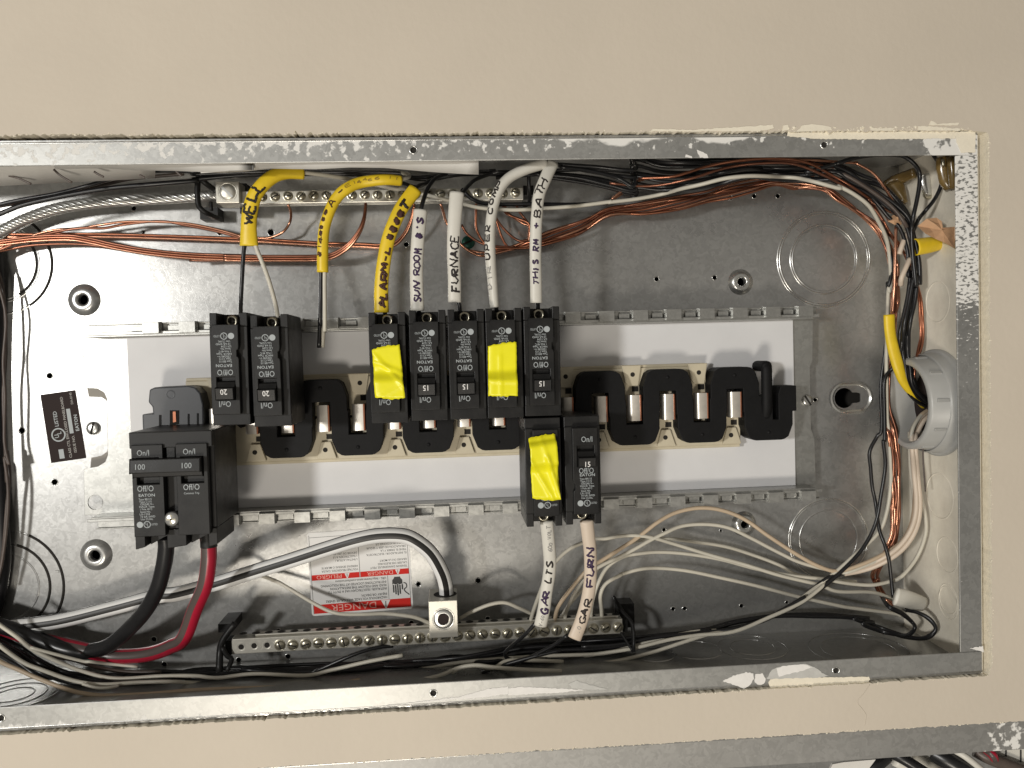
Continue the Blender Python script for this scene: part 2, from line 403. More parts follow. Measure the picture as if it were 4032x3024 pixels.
# ------------------------------------------------------------------ handwriting
FONT = {
 'A': [[(0, 0), (.5, 1), (1, 0)], [(.2, .35), (.8, .35)]],
 'B': [[(0, 0), (0, 1), (.6, 1), (.8, .8), (.6, .55), (0, .5)], [(.6, .52), (.95, .3), (.7, 0), (0, 0)]],
 'C': [[(.95, .85), (.6, 1), (.15, .8), (0, .45), (.2, .08), (.6, 0), (.95, .15)]],
 'D': [[(0, 0), (0, 1), (.6, .9), (.95, .5), (.6, .08), (0, 0)]],
 'E': [[(.9, 1), (0, 1), (0, 0), (.9, 0)], [(0, .52), (.7, .52)]],
 'F': [[(.95, 1), (0, 1), (0, 0)], [(0, .52), (.7, .52)]],
 'G': [[(.9, .85), (.5, 1), (.1, .75), (0, .4), (.25, .02), (.7, .05), (.9, .4), (.5, .42)]],
 'H': [[(0, 0), (0, 1)], [(1, 0), (.95, 1)], [(0, .5), (1, .55)]],
 'I': [[(.5, 0), (.5, 1)]],
 'L': [[(.05, 1), (0, 0), (.9, .03)]],
 'M': [[(0, 0), (.12, 1), (.5, .3), (.88, 1), (1, 0)]],
 'N': [[(0, 0), (.05, 1), (.9, 0), (1, 1)]],
 'O': [[(.5, 1), (.1, .75), (.05, .25), (.45, 0), (.9, .25), (.92, .75), (.5, 1)]],
 'P': [[(0, 0), (.05, 1), (.7, .95), (.85, .7), (.6, .45), (.05, .45)]],
 'R': [[(0, 0), (.05, 1), (.7, .95), (.85, .7), (.6, .48), (.05, .45), (.95, 0)]],
 'S': [[(.9, .88), (.5, 1), (.1, .78), (.5, .5), (.88, .25), (.5, 0), (.05, .12)]],
 'T': [[(0, 1), (1, .97)], [(.5, 1), (.45, 0)]],
 'U': [[(0, 1), (.05, .25), (.45, 0), (.85, .25), (.95, 1)]],
 'V': [[(0, 1), (.45, 0), (1, 1)]],
 'W': [[(0, 1), (.25, 0), (.5, .7), (.75, 0), (1, 1)]],
 '+': [[(.5, .15), (.5, .85)], [(.15, .5), (.85, .5)]],
 '-': [[(.1, .5), (.8, .5)]], "'": [[(.4, 1), (.3, .75)]], '/': [[(0, 0), (1, 1)]], '.': [[(.4, 0), (.5, .08)]],
 '#': [[(.1, .2), (.9, .8), (.2, .9), (.9, .3), (.1, .6), (.8, .1), (.4, .95), (.5, .05), (.15, .4), (.95, .6)]],
 '6': [[(.8, .95), (.3, .7), (.1, .3), (.5, 0), (.9, .25), (.5, .5), (.15, .3)]],
 '0': [[(.5, 1), (.1, .7), (.1, .3), (.5, 0), (.9, .3), (.9, .7), (.5, 1)]],
 '1': [[(.5, 0), (.5, 1)]], '4': [[(.7, 0), (.7, 1), (0, .35), (1, .35)]],
}
def handwriting(mb, pts, ra, rb, txt, s0, s1, h=4.6, t0=0.0, pen=0.36, mat=0, sub=10, jit=0.20):
    """marker strokes that follow the round of a cable jacket; reading runs along the path"""
    cs, ts = spline(pts, sub)
    acc = [0.0]
    for i in range(1, len(cs)): acc.append(acc[-1] + (cs[i] - cs[i - 1]).length)
    L = acc[-1]
    def at(s):
        s = max(0, min(L, s)); i = 0
        while i < len(acc) - 2 and acc[i + 1] < s: i += 1
        f = (s - acc[i]) / max(1e-6, acc[i + 1] - acc[i])
        t = (ts[i] * (1 - f) + ts[i + 1] * f).normalized()
        return cs[i].lerp(cs[i + 1], f), t, s / L
    def surf(s, t):                          # t>0 : letter-up side (minus side vector)
        c, tg, f = at(s); sd, nm = frame(tg)
        a, b_ = lerp(ra, f), lerp(rb, f)
        x = max(-0.97 * a, min(0.97 * a, -t))
        z = b_ * math.sqrt(max(0.0, 1 - (x / a) ** 2))
        return c + sd * x + nm * (z + 0.08)
    n = len(txt); cell = (s1 - s0) * L / n
    for i, ch in enumerate(txt):
        if ch == ' ': continue
        ox = s0 * L + (i + random.uniform(-.1, .1)) * cell; wid = cell * random.uniform(.66, .96); dy = random.uniform(-.5, .5); hh = h * random.uniform(.82, 1.15); sl_ = random.uniform(-.05, .28)
        for st in FONT.get(ch, []):
            dense = []
            for k in range(len(st) - 1):
                (xa, ya), (xb, yb) = st[k], st[k + 1]
                m_ = max(1, int(math.hypot((xb - xa) * wid, (yb - ya) * h) / 0.8))
                for q in range(m_): dense.append((xa + (xb - xa) * q / m_, ya + (yb - ya) * q / m_))
            dense.append(st[-1])
            pen_ = pen * random.uniform(1.0, 1.45)
            P = [surf(ox + (x_ + sl_ * (y_ - .5) + random.uniform(-jit, jit) * .4) * wid, t0 + dy + (y_ - .5 + random.uniform(-jit, jit) * .25) * hh) for x_, y_ in dense]
            if len(P) > 1: mb.tube(P, pen_, pen_ * 0.45, n=5, mat=mat, sub=2)

# ================================================================== SETTING: wall
def jag(x0, y0, x1, y1, step, amp, lo=None):
    n = max(2, int(math.hypot(x1 - x0, y1 - y0) / step)); out = []
    nx, ny = -(y1 - y0), (x1 - x0); l = math.hypot(nx, ny); nx /= l; ny /= l
    for i in range(n):
        f = i / n; a = random.uniform(-amp, amp) * (0.4 + 0.6 * random.random())
        if random.random() < 0.08: a *= 2.2
        out.append((x0 + (x1 - x0) * f + nx * a, y0 + (y1 - y0) * f + ny * a))
    return out
WO = 2.6                                     # face of the drywall
D = -100.0                                   # inside face of the box back
XR, YT, YB = 316.0, 186.3, -186.3            # box walls
IT, IB, IR = 171.5, -171.5, 300.0            # inner edges of the rim
eTL = u('A', 0, 186, WO); eTR = u('E', 1760, 150, WO)
eRT = u('E', 1880, 190, WO); eRB = u('Q', 1914, 745, WO)
eBR = u('Q', 1880, 800, WO); eBL = u('P', 0, 1096, WO)
hole = []
hole += [(-760, eTL[1] + 2.0)]
hole += jag(eTL[0] - 60, eTL[1] + 0.5, eTR[0], eTR[1], 1.4, 1.0)
hole += [(eTR[0] + 1.5, eTR[1] - .5), (eRT[0] - 1.2, eRT[1] + 1.5)]
hole += jag(eRT[0], eRT[1], eRB[0], eRB[1], 3.2, 0.4)
hole += jag(eBR[0], eBR[1], eBL[0], eBL[1], 1.7, 0.6)
hole += [(eBL[0] - 60, eBL[1] - 2), (-760, eBL[1] - 6)]
hole = [p for i, p in enumerate(hole)]
# left end of the opening runs on out of the frame
h2a = u('X', 560, 1668, WO); h2b = u('a', 0, 372, WO); h2c = u('a', 2212, 236, WO)
sl = (h2c[1] - h2b[1]) / (h2c[0] - h2b[0])
y2 = lambda x: h2b[1] + sl * (x - h2b[0])
hole2 = jag(-502, y2(-502), 560, y2(560), 1.6, 0.6) + [(560, y2(560) - 250), (-502, y2(-502) - 250)]
mb = MB()
mb.prism([(-800, -700), (800, -700), (800, 700), (-800, 700)], WO - 12.5, WO, 0, holes=[hole, hole2])
wall = struct(build('wall', mb, ['drywall_paint'], origin=(0, 0, WO)))
# give the cut edges the chalky colour of the board core
wall.data.materials.append(MATS['gypsum'])
for p in wall.data.polygons:
    if abs(p.normal.y) < 0.5: p.material_index = 1
# loose crumbs of plaster along the saw cut
mb = MB()
def crumbs(pa, pb, n, spread, rmin, rmax, o=WO):
    for i in range(n):
        f = random.random(); x = pa[0] + (pb[0] - pa[0]) * f; y = pa[1] + (pb[1] - pa[1]) * f
        x += random.uniform(-spread, spread); y += random.uniform(-spread, spread)
        r = random.uniform(rmin, rmax)
        vs = []
        for k in range(6):
            a = k * PI / 3 + random.uniform(-.4, .4); q = r * random.uniform(.6, 1.2)
            vs.append((x + q * math.cos(a) * 1.3, y + q * math.sin(a) * .8, o - .3))
        vs.append((x, y, o + r * random.uniform(.3, .8)))
        mb.add(vs, [(k, (k + 1) % 6, 6) for k in range(6)], 0, False)
crumbs((eTL[0], eTL[1] + .6), (eTR[0], eTR[1] + .9), 330, .8, .25, .95)
crumbs((eTR[0] - 130, eTR[1] + 2), (eTR[0] - 20, eTR[1] + 1.6), 60, 1.2, .5, 1.6)
crumbs((eRT[0] + .6, eRT[1]), (eRB[0] + .6, eRB[1]), 110, .6, .3, .9)
crumbs((eBR[0], eBR[1] - .4), (eBL[0], eBL[1] - .4), 230, .6, .25, .8)
crumbs((-120, y2(-120) + .3), (330, y2(330) + .3), 230, .7, .3, .9)
struct(build('plaster_crumbs', mb, 'caulk_cream', parent=wall), 'stuff')
# long scar of filler above the right end of the opening, as it was smeared on
def blob(mb, pts, o, th, mat=0, jit=0.35, step=1.6):
    poly = []
    for i in range(len(pts)):
        a, b_ = pts[i], pts[(i + 1) % len(pts)]
        n = max(1, int(math.hypot(b_[0] - a[0], b_[1] - a[1]) / step))
        for k in range(n):
            poly.append((a[0] + (b_[0] - a[0]) * k / n + random.uniform(-jit, jit), a[1] + (b_[1] - a[1]) * k / n + random.uniform(-jit, jit)))
    mb.prism(poly, o - 0.2, o + th, mat, back=False)
def q2(c, pts, o): return [u(c, x, y, o)[:2] for x, y in pts]
for pts in ([(350, 150), (380, 128), (700, 138), (1000, 120), (1420, 92), (1430, 125), (1300, 150), (860, 150), (700, 152)],
            [(1500, 150), (1510, 100), (1555, 98), (1560, 140)],
            [(1620, 150), (1690, 92), (1760, 88), (1920, 110), (1930, 140), (1700, 155)]):
    mb = MB(); blob(mb, q2('D', pts, WO), WO, 0.5); build('filler_ridge', mb, 'caulk_cream', parent=wall)
for pts in ([(1220, 150), (1215, 115), (1260, 110), (1610, 135), (1610, 155)], [(1320, 105), (1340, 65), (1400, 90), (1600, 80), (1590, 105)],
            [(770, 150), (780, 128), (1000, 128), (980, 152)]):
    mb = MB(); blob(mb, q2('E', pts, WO), WO, 0.3); build('filler_ridge', mb, 'caulk_cream', parent=wall)
mb = MB(); mb.tube([u('Q', x, y, WO + .05) for x, y in ((770, 880), (720, 950), (655, 1040), (700, 1110), (735, 1170), (720, 1260))], .25, .12, n=5)
build('hairline_crack', mb, 'drywall_paint', parent=wall)
# dark stud space behind
mb = MB(); mb.box(-800, 800, -700, 700, -135, -130)
struct(build('stud_space', mb, 'painted_dark', origin=(0, 0, -130)))

# ================================================================== THE BOX
box = thing('panel_box', (0, 0, D), 'long galvanised steel breaker box recessed in the tan wall, its cover removed', 'electrical box')
def circ(c, r, n=14): return [(c[0] + r * math.cos(2 * PI * i / n), c[1] + r * math.sin(2 * PI * i / n)) for i in range(n)]
HOLES = [('A', 1165, 820, 11), ('A', 1915, 1035, 11), ('A', 1250, 1030, 8), ('B', 812, 808, 15), ('B', 1990, 912, 12), ('B', 1995, 800, 9), ('C', 225, 795, 9),
         ('D', 1055, 728, 10), ('D', 1260, 712, 11), ('D', 1465, 712, 11), ('D', 410, 1435, 11), ('D', 915, 1422, 11),
         ('F', 432, 730, 13), ('F', 190, 1207, 14), ('K', 475, 218, 14), ('L', 2095, 885, 11), ('L', 2035, 1222, 11), ('L', 878, 1290, 9),
         ('L', 530, 1545, 12), ('L', 960, 1515, 12), ('M', 845, 855, 13), ('M', 930, 1185, 10), ('N', 775, 1212, 10), ('N', 875, 1207, 10), ('N', 1370, 1185, 10),
         ('N', 1765, 1155, 8), ('N', 695, 522, 9), ('N', 1190, 530, 6), ('P', 1340, 260, 12), ('P', 1430, 478, 12), ('I', 2012, 938, 10)]
DIMP = [('F', 735, 68, 0), ('K', 840, 850, 0), ('D', 1140, 1462, 1), ('N', 1390, 470, 1)]
holes = []; hc = []
for c, x, y, r in HOLES:
    p = u(c, x, y, D)
    rr = r * CR[c][2] * 0.2 * 1.75
    if any(math.hypot(p[0] - q[0], p[1] - q[1]) < 5 for q, _ in hc): continue
    hc.append((p, rr)); holes.append(circ(p, rr))
dm = []
for c, x, y, k in DIMP:
    p = u(c, x, y, D); dm.append((p, k)); holes.append(circ(p, 12.0 if k == 0 else 10.2, 32))
kp = u('J', 560, 1225, D)
slot = []
for i in range(16): slot.append((kp[0] - 2.5 + 8.2 * math.cos(.55 + i * (2 * PI - 1.1) / 15), kp[1] + 8.2 * math.sin(.55 + i * (2 * PI - 1.1) / 15)))
slot += [(kp[0] + 8.5, kp[1] - 4.2), (kp[0] + 11, kp[1] - 3.2), (kp[0] + 11, kp[1] + 3.2), (kp[0] + 8.5, kp[1] + 4.2)]
holes.append(slot)
mb = MB(); mb.prism([(-760, YB), (XR, YB), (XR, YT), (-760, YT)], D - 1.2, D, 0, holes=holes)
build('back_panel', mb, 'galvanised', box)
for p, rr in hc:
    mb = MB(); mb.torus(p, rr + .25, .35, flat=.8, n=16); build('screw_hole', mb, 'bright_steel', box)
for p, k in dm:                               # raised mounting dimples
    R = 12.2 if k == 0 else 10.4
    mb = MB(); mb.lathe(p, [(R, -.2), (R - .6, .3), (R * .86, 1.6), (R * .70, 3.0), (R * .60, 3.6), (R * .42, 3.5), (R * .33, 3.2), (R * .31, 0), (R * .31, -2)], n=32)
    build('mounting_dimple', mb, 'bright_steel' if k else 'galvanised', box)
mb = MB()
stad = lambda R, o: [(kp[0] + 3 + R * math.cos(a) + (5 if math.cos(a) > 0 else -5), kp[1] + R * math.sin(a), o) for a in [2 * PI * i / 32 for i in range(32)]]
rings = [stad(13.5, D + .1), stad(12.6, D + 1.4), stad(11.2, D + 1.7), stad(10.0, D + .8), stad(9.4, D + .15)]
for r0, r1 in zip(rings, rings[1:]):
    mb.add(r0 + r1, [(i, (i + 1) % 32, 32 + (i + 1) % 32, 32 + i) for i in range(32)], 0, True)
build('keyhole_boss', mb, 'bright_steel', box)
# knockouts
for c, x, y, radii in (('X', 1780, 560, (38, 36.2, 27.5, 25.8)), ('X', 1790, 1165, (33, 31.4, 24)), ('X', 10, 1268, (43, 33, 25)), ('X', -2, 568, (38, 29, 27))):
    p = u(c, x, y, D)
    for r in radii:
        mb = MB(); mb.torus(p, r, .75, flat=.45, n=64); build('knockout', mb, 'bright_steel' if r in (38, 27.5, 33, 36.2) else 'galvanised', box)
    for a in (.25, 2.1, 4.5):
        mb = MB(); r = radii[0]
        mb.box(p[0] + r * .93 * math.cos(a) - 1.6, p[0] + r * .93 * math.cos(a) + 1.6, p[1] + r * .93 * math.sin(a) - 1.2, p[1] + r * .93 * math.sin(a) + 1.2, D - .3, D + .5, taper=.4)
        build('knockout_tab', mb, 'galvanised', box)
for c, x, y, r_, a0, a1 in (('X', -2, 568, 38, -1.0, 1.0), ('X', -2, 568, 27, -1.05, .9), ('X', 10, 1268, 43, -.9, 1.1), ('X', 10, 1268, 33, -.8, 1.25)):
    p = u(c, x, y, D); mb = MB()
    mb.tube([(p[0] + r_ * math.cos(a0 + (a1 - a0) * i / 14), p[1] + r_ * math.sin(a0 + (a1 - a0) * i / 14), D + .12) for i in range(15)], 1.1, .35, n=6, sub=2)
    build('knockout_gap', mb, 'painted_dark', box)
# walls
mb = MB(); mb.box(-760, XR, YT, YT + 1.2, D - 1.2, -1.2); build('top_wall', mb, 'galvanised', box)
mb = MB(); mb.box(-760, XR, YB - 1.2, YB, D - 1.2, -1.2); build('bottom_wall', mb, 'galvanised', box)
mb = MB(); mb.box(XR, XR + 1.2, YB - 1.2, YT + 1.2, D - 1.2, -1.2); build('right_wall', mb, 'cream_paint', box, bevel=.3)
def foot(c, x, y, axis, val):                 # where a sight line meets a side wall
    lo, hi = -140.0, 0.0
    for _ in range(40):
        m_ = (lo + hi) / 2; q = u(c, x, y, m_)
        if (q[1] < val) if axis == 'y' else (q[0] > val): lo = m_
        else: hi = m_
    return u(c, x, y, m_)
for c, x, y, rr in (('N', 980, 1570, (19,)), ('N', 1465, 1545, (26, 17)), ('T', 1880, 640, (36, 27)), ('P', 120, 740, (30, 21, 13)), ('S', 1600, 420, (15,))):
    p = foot(c, x, y, 'y', YB)
    for r in rr:
        mb = MB(); mb.torus((p[0], YB, p[2]), r, .45, 'y', n=44); build('knockout', mb, 'galvanised', box)
for c, x, y, r in (('J', 1400, 330, 15), ('O', 1420, 600, 17), ('O', 1490, 1150, 13), ('O', 1500, 1560, 11), ('Q', 1500, 120, 12)):
    p = foot(c, x, y, 'x', XR)
    mb = MB(); mb.torus((XR, p[1], p[2]), r, .6, 'x', n=36, flat=.5); build('knockout', mb, 'cream_paint', box)
# rim
def rim(name, poly, screws, mat):
    hs = []; ps = []
    for c, x, y in screws:
        p = u(c, x, y, 0); ps.append(p); hs.append(circ(p, 1.9, 12))
    m_ = MB(); m_.prism(poly, -1.2, 0, 0, holes=hs); o = build(name, m_, mat, box, origin=(0, 0, 0), bevel=.5)
    for p in ps:
        q = MB(); q.lathe(p, [(2.9, .02), (2.6, .35), (2.1, .3), (1.9, -.2), (1.9, -1.3)], n=16); hl = build('rim_screw_hole', q, 'bright_steel', box); q = MB(); q.disc((p[0], p[1], -1.25), 1.9); build('hole_dark', q, 'painted_dark', hl, origin=p)  # black disc added behind each hole to paint its darkness
    return o
rim('top_rim', [(-760, IT), (XR, IT), (XR, YT), (-760, YT)], [('B', 2052, 90), ('E', 345, 285)], 'rim_top_steel')
rim('right_rim', [(IR, IB + .1), (XR, IB + .1), (XR, IT - .1), (IR, IT - .1)], [], 'rim_right_steel')
rim('bottom_rim', [(-760, YB), (XR, YB), (XR, IB), (-760, IB)], [('P', 8, 945), ('R', 1400, 845), ('Q', 455, 750)], 'rim_bottom_steel')
for x0, x1, yy in ((-760, XR, YB), (-760, XR, YT)):   # rolled outer edges
    mb = MB(); mb.tube([(x0, yy - .9 * math.copysign(1, yy), -.8), (0, yy - .9 * math.copysign(1, yy), -.8), (x1, yy - .9 * math.copysign(1, yy), -.8)], .9, 1.0, n=8); build('rolled_edge', mb, 'galvanised', box)
# plaster smears left on the rim
SM = [('R', [(900, 975), (1300, 930), (1700, 880), (1980, 800), (2212, 775), (2212, 850), (1900, 895), (1400, 930)], 'plaster_white'),
      ('S', [(0, 790), (130, 775), (420, 785), (830, 808), (600, 835), (300, 850), (0, 870)], 'plaster_white'),
      ('S', [(660, 745), (740, 705), (900, 755), (1080, 800), (900, 805), (700, 790)], 'smear_grey'),
      ('T', [(400, 990), (520, 930), (660, 890), (735, 905), (740, 960), (690, 1040), (630, 1075), (560, 1040)], 'plaster_white'),
      ('T', [(750, 1000), (760, 915), (830, 905), (870, 960), (850, 1020), (780, 1030)], 'plaster_white'),
      ('T', [(880, 965), (940, 860), (1050, 820), (1300, 800), (1400, 835), (1500, 910), (1560, 930), (1400, 962)], 'smear_grey'),
      ('T', [(990, 850), (1060, 825), (1290, 806), (1380, 835), (1250, 880), (1010, 940)], 'plaster_white'),
      ('T', [(900, 1000), (920, 965), (1400, 950), (1990, 940), (2005, 970), (1960, 1025), (1600, 1030), (1240, 1040), (920, 1060)], 'caulk_cream'),
      ('D', [(760, 305), (800, 325), (850, 350), (858, 378), (790, 380), (770, 340)], 'plaster_white'),
      ('D', [(655, 375), (665, 350), (720, 365), (715, 380)], 'plaster_white'),
      ('E', [(1560, 165), (1755, 162), (1750, 355), (1620, 358), (1580, 260)], 'caulk_cream'),
      ('E', [(0, 205), (0, 168), (1560, 160), (1570, 225), (800, 235), (300, 232)], 'caulk_cream'),
      ('Q', [(1700, 540), (1825, 520), (1828, 575), (1760, 556)], 'plaster_white')]
k = 0
for c, pts, m_ in SM:
    k += 1
    mb = MB(); blob(mb, q2(c, pts, .1), .05 + .025 * k, .14, jit=.3, step=1.2); build('plaster_smear', mb, m_, box)

# ================================================================== BUS ASSEMBLY
yu = u('I', 1000, 243, -70)[1]; yl = u('L', 1400, 228, -70)[1]
xl = u('F', 690, 400, -70)[0]; xr = u('I', 2045, 200, -70)[0]
bus = thing('bus_assembly', (0, (yu + yl) / 2, -87), 'breaker mounting base with white board, cream strips, black comb and copper stabs', 'bus bar base')
mb = MB()
pan = [u('K', 735, 480, -86)[:2], u('K', 728, 110, -86)[:2]]
pan += [u('F', x, y, -86)[:2] for x, y in ((735, 1540), (850, 1520), (915, 1480), (938, 1420), (930, 930), (905, 875), (850, 842), (705, 836), (690, 440))]
pan = [(p[0], min(max(p[1], yl), yu)) for p in pan]
rt = [u('I', x, y, -86)[:2] for x, y in ((1995, 250), (1990, 600), (1968, 650), (1978, 1190), (2008, 1275), (2018, 1640))]
rt = [(p[0], min(max(p[1], yl), yu)) for p in rt]
pan[0] = (pan[0][0], yl); pan[-1] = (pan[-1][0], yu); rt[0] = (rt[0][0], yu); rt[-1] = (rt[-1][0], yl)
ph = [circ(u('F', 765, 525, -86), 4.4, 20), circ(u('K', 830, 395, -86), 5.4, 20)]
mb.prism(pan + rt, -87.2, -86, 0, holes=ph)
build('mounting_pan', mb, 'galvanised_pan', bus, bevel=.25)
dn = pan[2:-1]; dcx = sum(p[0] for p in dn) / len(dn) - 8; dcy = sum(p[1] for p in dn) / len(dn)
vs = []
for p in dn:
    dx_, dy_ = dcx - p[0], dcy - p[1]; l_ = math.hypot(dx_, dy_)
    vs += [(p[0] - dx_ / l_ * 1.5, p[1] - dy_ / l_ * 1.5, -96.0), (p[0] + dx_ / l_ * 6.5, p[1] + dy_ / l_ * 7.0, -97.0)]
mb = MB(); mb.add(vs, [(2 * i, 2 * i + 2, 2 * i + 3, 2 * i + 1) for i in range(len(dn) - 1)], 0, True); build('notch_band', mb, 'dull_grey', bus)  # flat dull grey band just inside the notch edge
for sg, y0 in ((1, yu), (-1, yl)):            # hook rails
    nm = 'hook_rail'
    mb = MB()
    a, b_ = sorted((y0, y0 + sg * 2.2)); mb.box(xl, xr, a, b_, -70, -68.8)
    a, b_ = sorted((y0 - sg * 1.2, y0)); mb.box(xl + 3, xr - 5, a, b_, -86, -68.6)
    a, b_ = sorted((y0 + sg * 2.2, y0 + sg * 7.4)); mb.box(xl + 5, xr, a, b_, -75, -74)
    a, b_ = sorted((y0 + sg * 7.4, y0 + sg * 8.4)); mb.box(xl + 4, xr, a, b_, -86, -73)
    r = build(nm, mb, 'galvanised_pan', bus, bevel=.3)
    x = xr - 6; i = 0
    tab = tab2 = None
    while x > xl + 55:
        m1 = MB(); a, b_ = sorted((y0 + sg * .2, y0 + sg * 8.8)); m1.box(x - 12.2, x, a, b_, -72, -65.6, taper=.5)
        m2 = MB(); a, b_ = sorted((y0 + sg * 2.3, y0 + sg * 6.4)); m2.box(x - 21.5, x - 13.0, a, b_, -73.6, -71.6, taper=.4)
        build('hook_tab', m1, 'galvanised_pan', r, origin=(x, y0, -70)); build('stop_tab', m2, 'galvanised_pan', r, origin=(x, y0, -70))
        x -= 25.4; i += 1
bx0 = u('F', 1112, 600, -83)[0]; bx1 = u('I', 1828, 800, -83)[0]
mb = MB(); mb.box(bx0, bx1, yl + 1.3, yu - 1.3, -86, -83); build('insulator_board', mb, 'white_board', bus, bevel=.2)
# comb geometry from two lobe centres
lobeR = u('X', 1588, 850, -60); lobeL = u('X', 693, 870, -60)
pitch = (lobeR[0] - lobeL[0]) / 6.0
midy = (u('I', 700, 1000, -60)[1] + u('I', 1320, 985, -60)[1]) / 2
topy = u('I', 1300, 655, -58)[1]; boty = u('I', 1000, 1315, -58)[1]
# cream base strips with feet between the lobes
cu0 = u('F', 1622, 770, -76)[0]; cu1 = u('I', 1050, 640, -76)[0]
cl0 = u('G', 500, 1500, -76)[0]; cl1 = u('I', 1355, 1330, -76)[0]
cty = u('I', 1000, 618, -76)[1]; cby = u('I', 1200, 1352, -76)[1]
mb = MB()
mb.box(cu0, cu1, midy + 1, cty - 2.2, -83, -74); mb.box(cu0, cu1, cty - 2.2, cty, -83, -75.2)
up_ = build('base_strip', mb, 'cream_plastic', bus, bevel=.5)
mb = MB()
mb.box(cl0 - 10, cl1, cby + 2.2, midy - 1, -83, -74); mb.box(cl0 - 10, cl1, cby, cby + 2.2, -83, -75.2)
lo_ = build('base_strip', mb, 'cream_plastic', bus, bevel=.5)
cx = lambda k: lobeR[0] - pitch * k          # upper lobe centres
holeM = None
for k in range(0, 9):
    xh = cx(k) - pitch / 2 + .8
    if xh > cu0 + 4:
        mb = MB(); mb.prism([(xh - 7.5, topy + 3.5), (xh - 5.0, topy - 9), (xh - 2.5, topy - 12), (xh + 5, topy - 12), (xh + 7.5, topy + 3.5)], -74, -71.5)
        f = build('base_foot', mb, 'cream_plastic', up_, origin=(xh, topy, -74), bevel=.5)
        mb = MB(); mb.disc((xh + .8, topy - 3.5, -71.4), 1.75); build('foot_hole', mb, 'painted_dark', up_)
        mb = MB(); mb.box(xh + .6, xh + 5.4, topy - 16.5, topy - 12.5, -74, -73.6); build('foot_slot', mb, 'painted_dark', up_)
    xh = cx(k) + .8
    if xh < cl1 + 1 and k < 8:
        mb = MB(); mb.prism([(xh - 7.0, boty - 3), (xh - 3.5, boty + 9.5), (xh + 3.5, boty + 9.5), (xh + 7.5, boty - 3)], -74, -71.5)
        build('base_foot', mb, 'cream_plastic', lo_, origin=(xh, boty, -74), bevel=.5)
        mb = MB(); mb.disc((xh - .6, boty + 3.6, -71.4), 1.75); build('foot_hole', mb, 'painted_dark', lo_)
        mb = MB(); mb.box(xh + .2, xh + 4.8, boty + 11.2, boty + 15, -74, -73.6); build('foot_slot', mb, 'painted_dark', lo_)
# black serpentine barrier: one outline, over an upper lobe then under a lower lobe
hw = 18.6; nt = 6.3                           # half width of a lobe, half width of a slot
def arcp(x0, y0, x1, y1, n=4):                # rounded corner helper
    return [(x0 + (x1 - x0) * math.sin(PI / 2 * i / n), y0 + (y1 - y0) * (1 - math.cos(PI / 2 * i / n))) for i in range(n + 1)]
top = []; bot = []
ny0, ny1 = midy - 12.0, midy + 12.0
for k in range(7, -1, -1):
    c = cx(k); d = c + pitch / 2
    # top edge: outside of the upper lobe, then inside the slot over the lower lobe
    top += [(c - hw, ny1 - 6), (c - hw, ny1 + 4)]
    top += [(c - hw + 2.0, topy - 6.0), (c - hw + 3.4, topy - 2.6), (c - hw + 6.6, topy - .5), (c - hw + 9, topy), (c + hw - 9, topy), (c + hw - 6.6, topy - .5), (c + hw - 3.4, topy - 2.6), (c + hw - 2.0, topy - 6.0)]
    top += [(c + hw, ny1 + 4), (c + hw, ny1 - 6)]
    top += [(d - nt, ny1 - 7), (d - nt, ny0), (d + nt, ny0), (d + nt, ny1 - 7)]
    bot += [(c - nt, ny0 + 7), (c - nt, ny1), (c + nt, ny1), (c + nt, ny0 + 7)]
    bot += [(d - hw, ny0 + 6), (d - hw, ny0 - 4), (d - hw + 2, boty + 6), (d - hw + 3.4, boty + 2.6), (d - hw + 6.6, boty + .5), (d - hw + 9, boty), (d + hw - 9, boty), (d + hw - 6.6, boty + .5), (d + hw - 3.4, boty + 2.6), (d + hw - 2, boty + 6), (d + hw, ny0 - 4), (d + hw, ny0 + 6)]
top = top[:-2]
dl = cx(0) + pitch / 2
ce = cx(0) + hw
top[-2:] = [(ce + 10.2, ny1 - 6), (ce + 10.2, ny0), (ce + 14.6, ny0), (ce + 14.6, ny1 - 5), (ce + 16.5, ny1 + 1), (ce + 28.5, ny1 + 1), (ce + 28.5, ny0 + 6)]
poly = top + bot[::-1]
mb = MB(); mb.prism(poly, -80, -60)
comb = build('comb_barrier', mb, 'black_barrier', bus, bevel=.8)
mb = MB(); mb.tube([(ce + 5.6, ny0 + 2, -63), (ce + 5.5, midy, -60), (ce + 5.4, topy - 4, -59), (ce + 5.4, topy, -60)], 4.2, 3.4, n=12); mb.lathe((ce + 5.4, topy, -60), [(4.1, -18), (4.1, 1.5), (3.0, 3.0), (1e-6, 3.4)], n=12)
build('comb_rib', mb, 'black_barrier', bus)
for k in range(8):
    for xx, yy in ((cx(k), topy - 6), (cx(k) + pitch / 2, boty + 6)):
        mb = MB(); mb.lathe((xx, yy, -60), [(1.5, 0), (1.0, .5), (1e-6, .7)], n=8); build('moulding_pip', mb, 'black_barrier', bus)
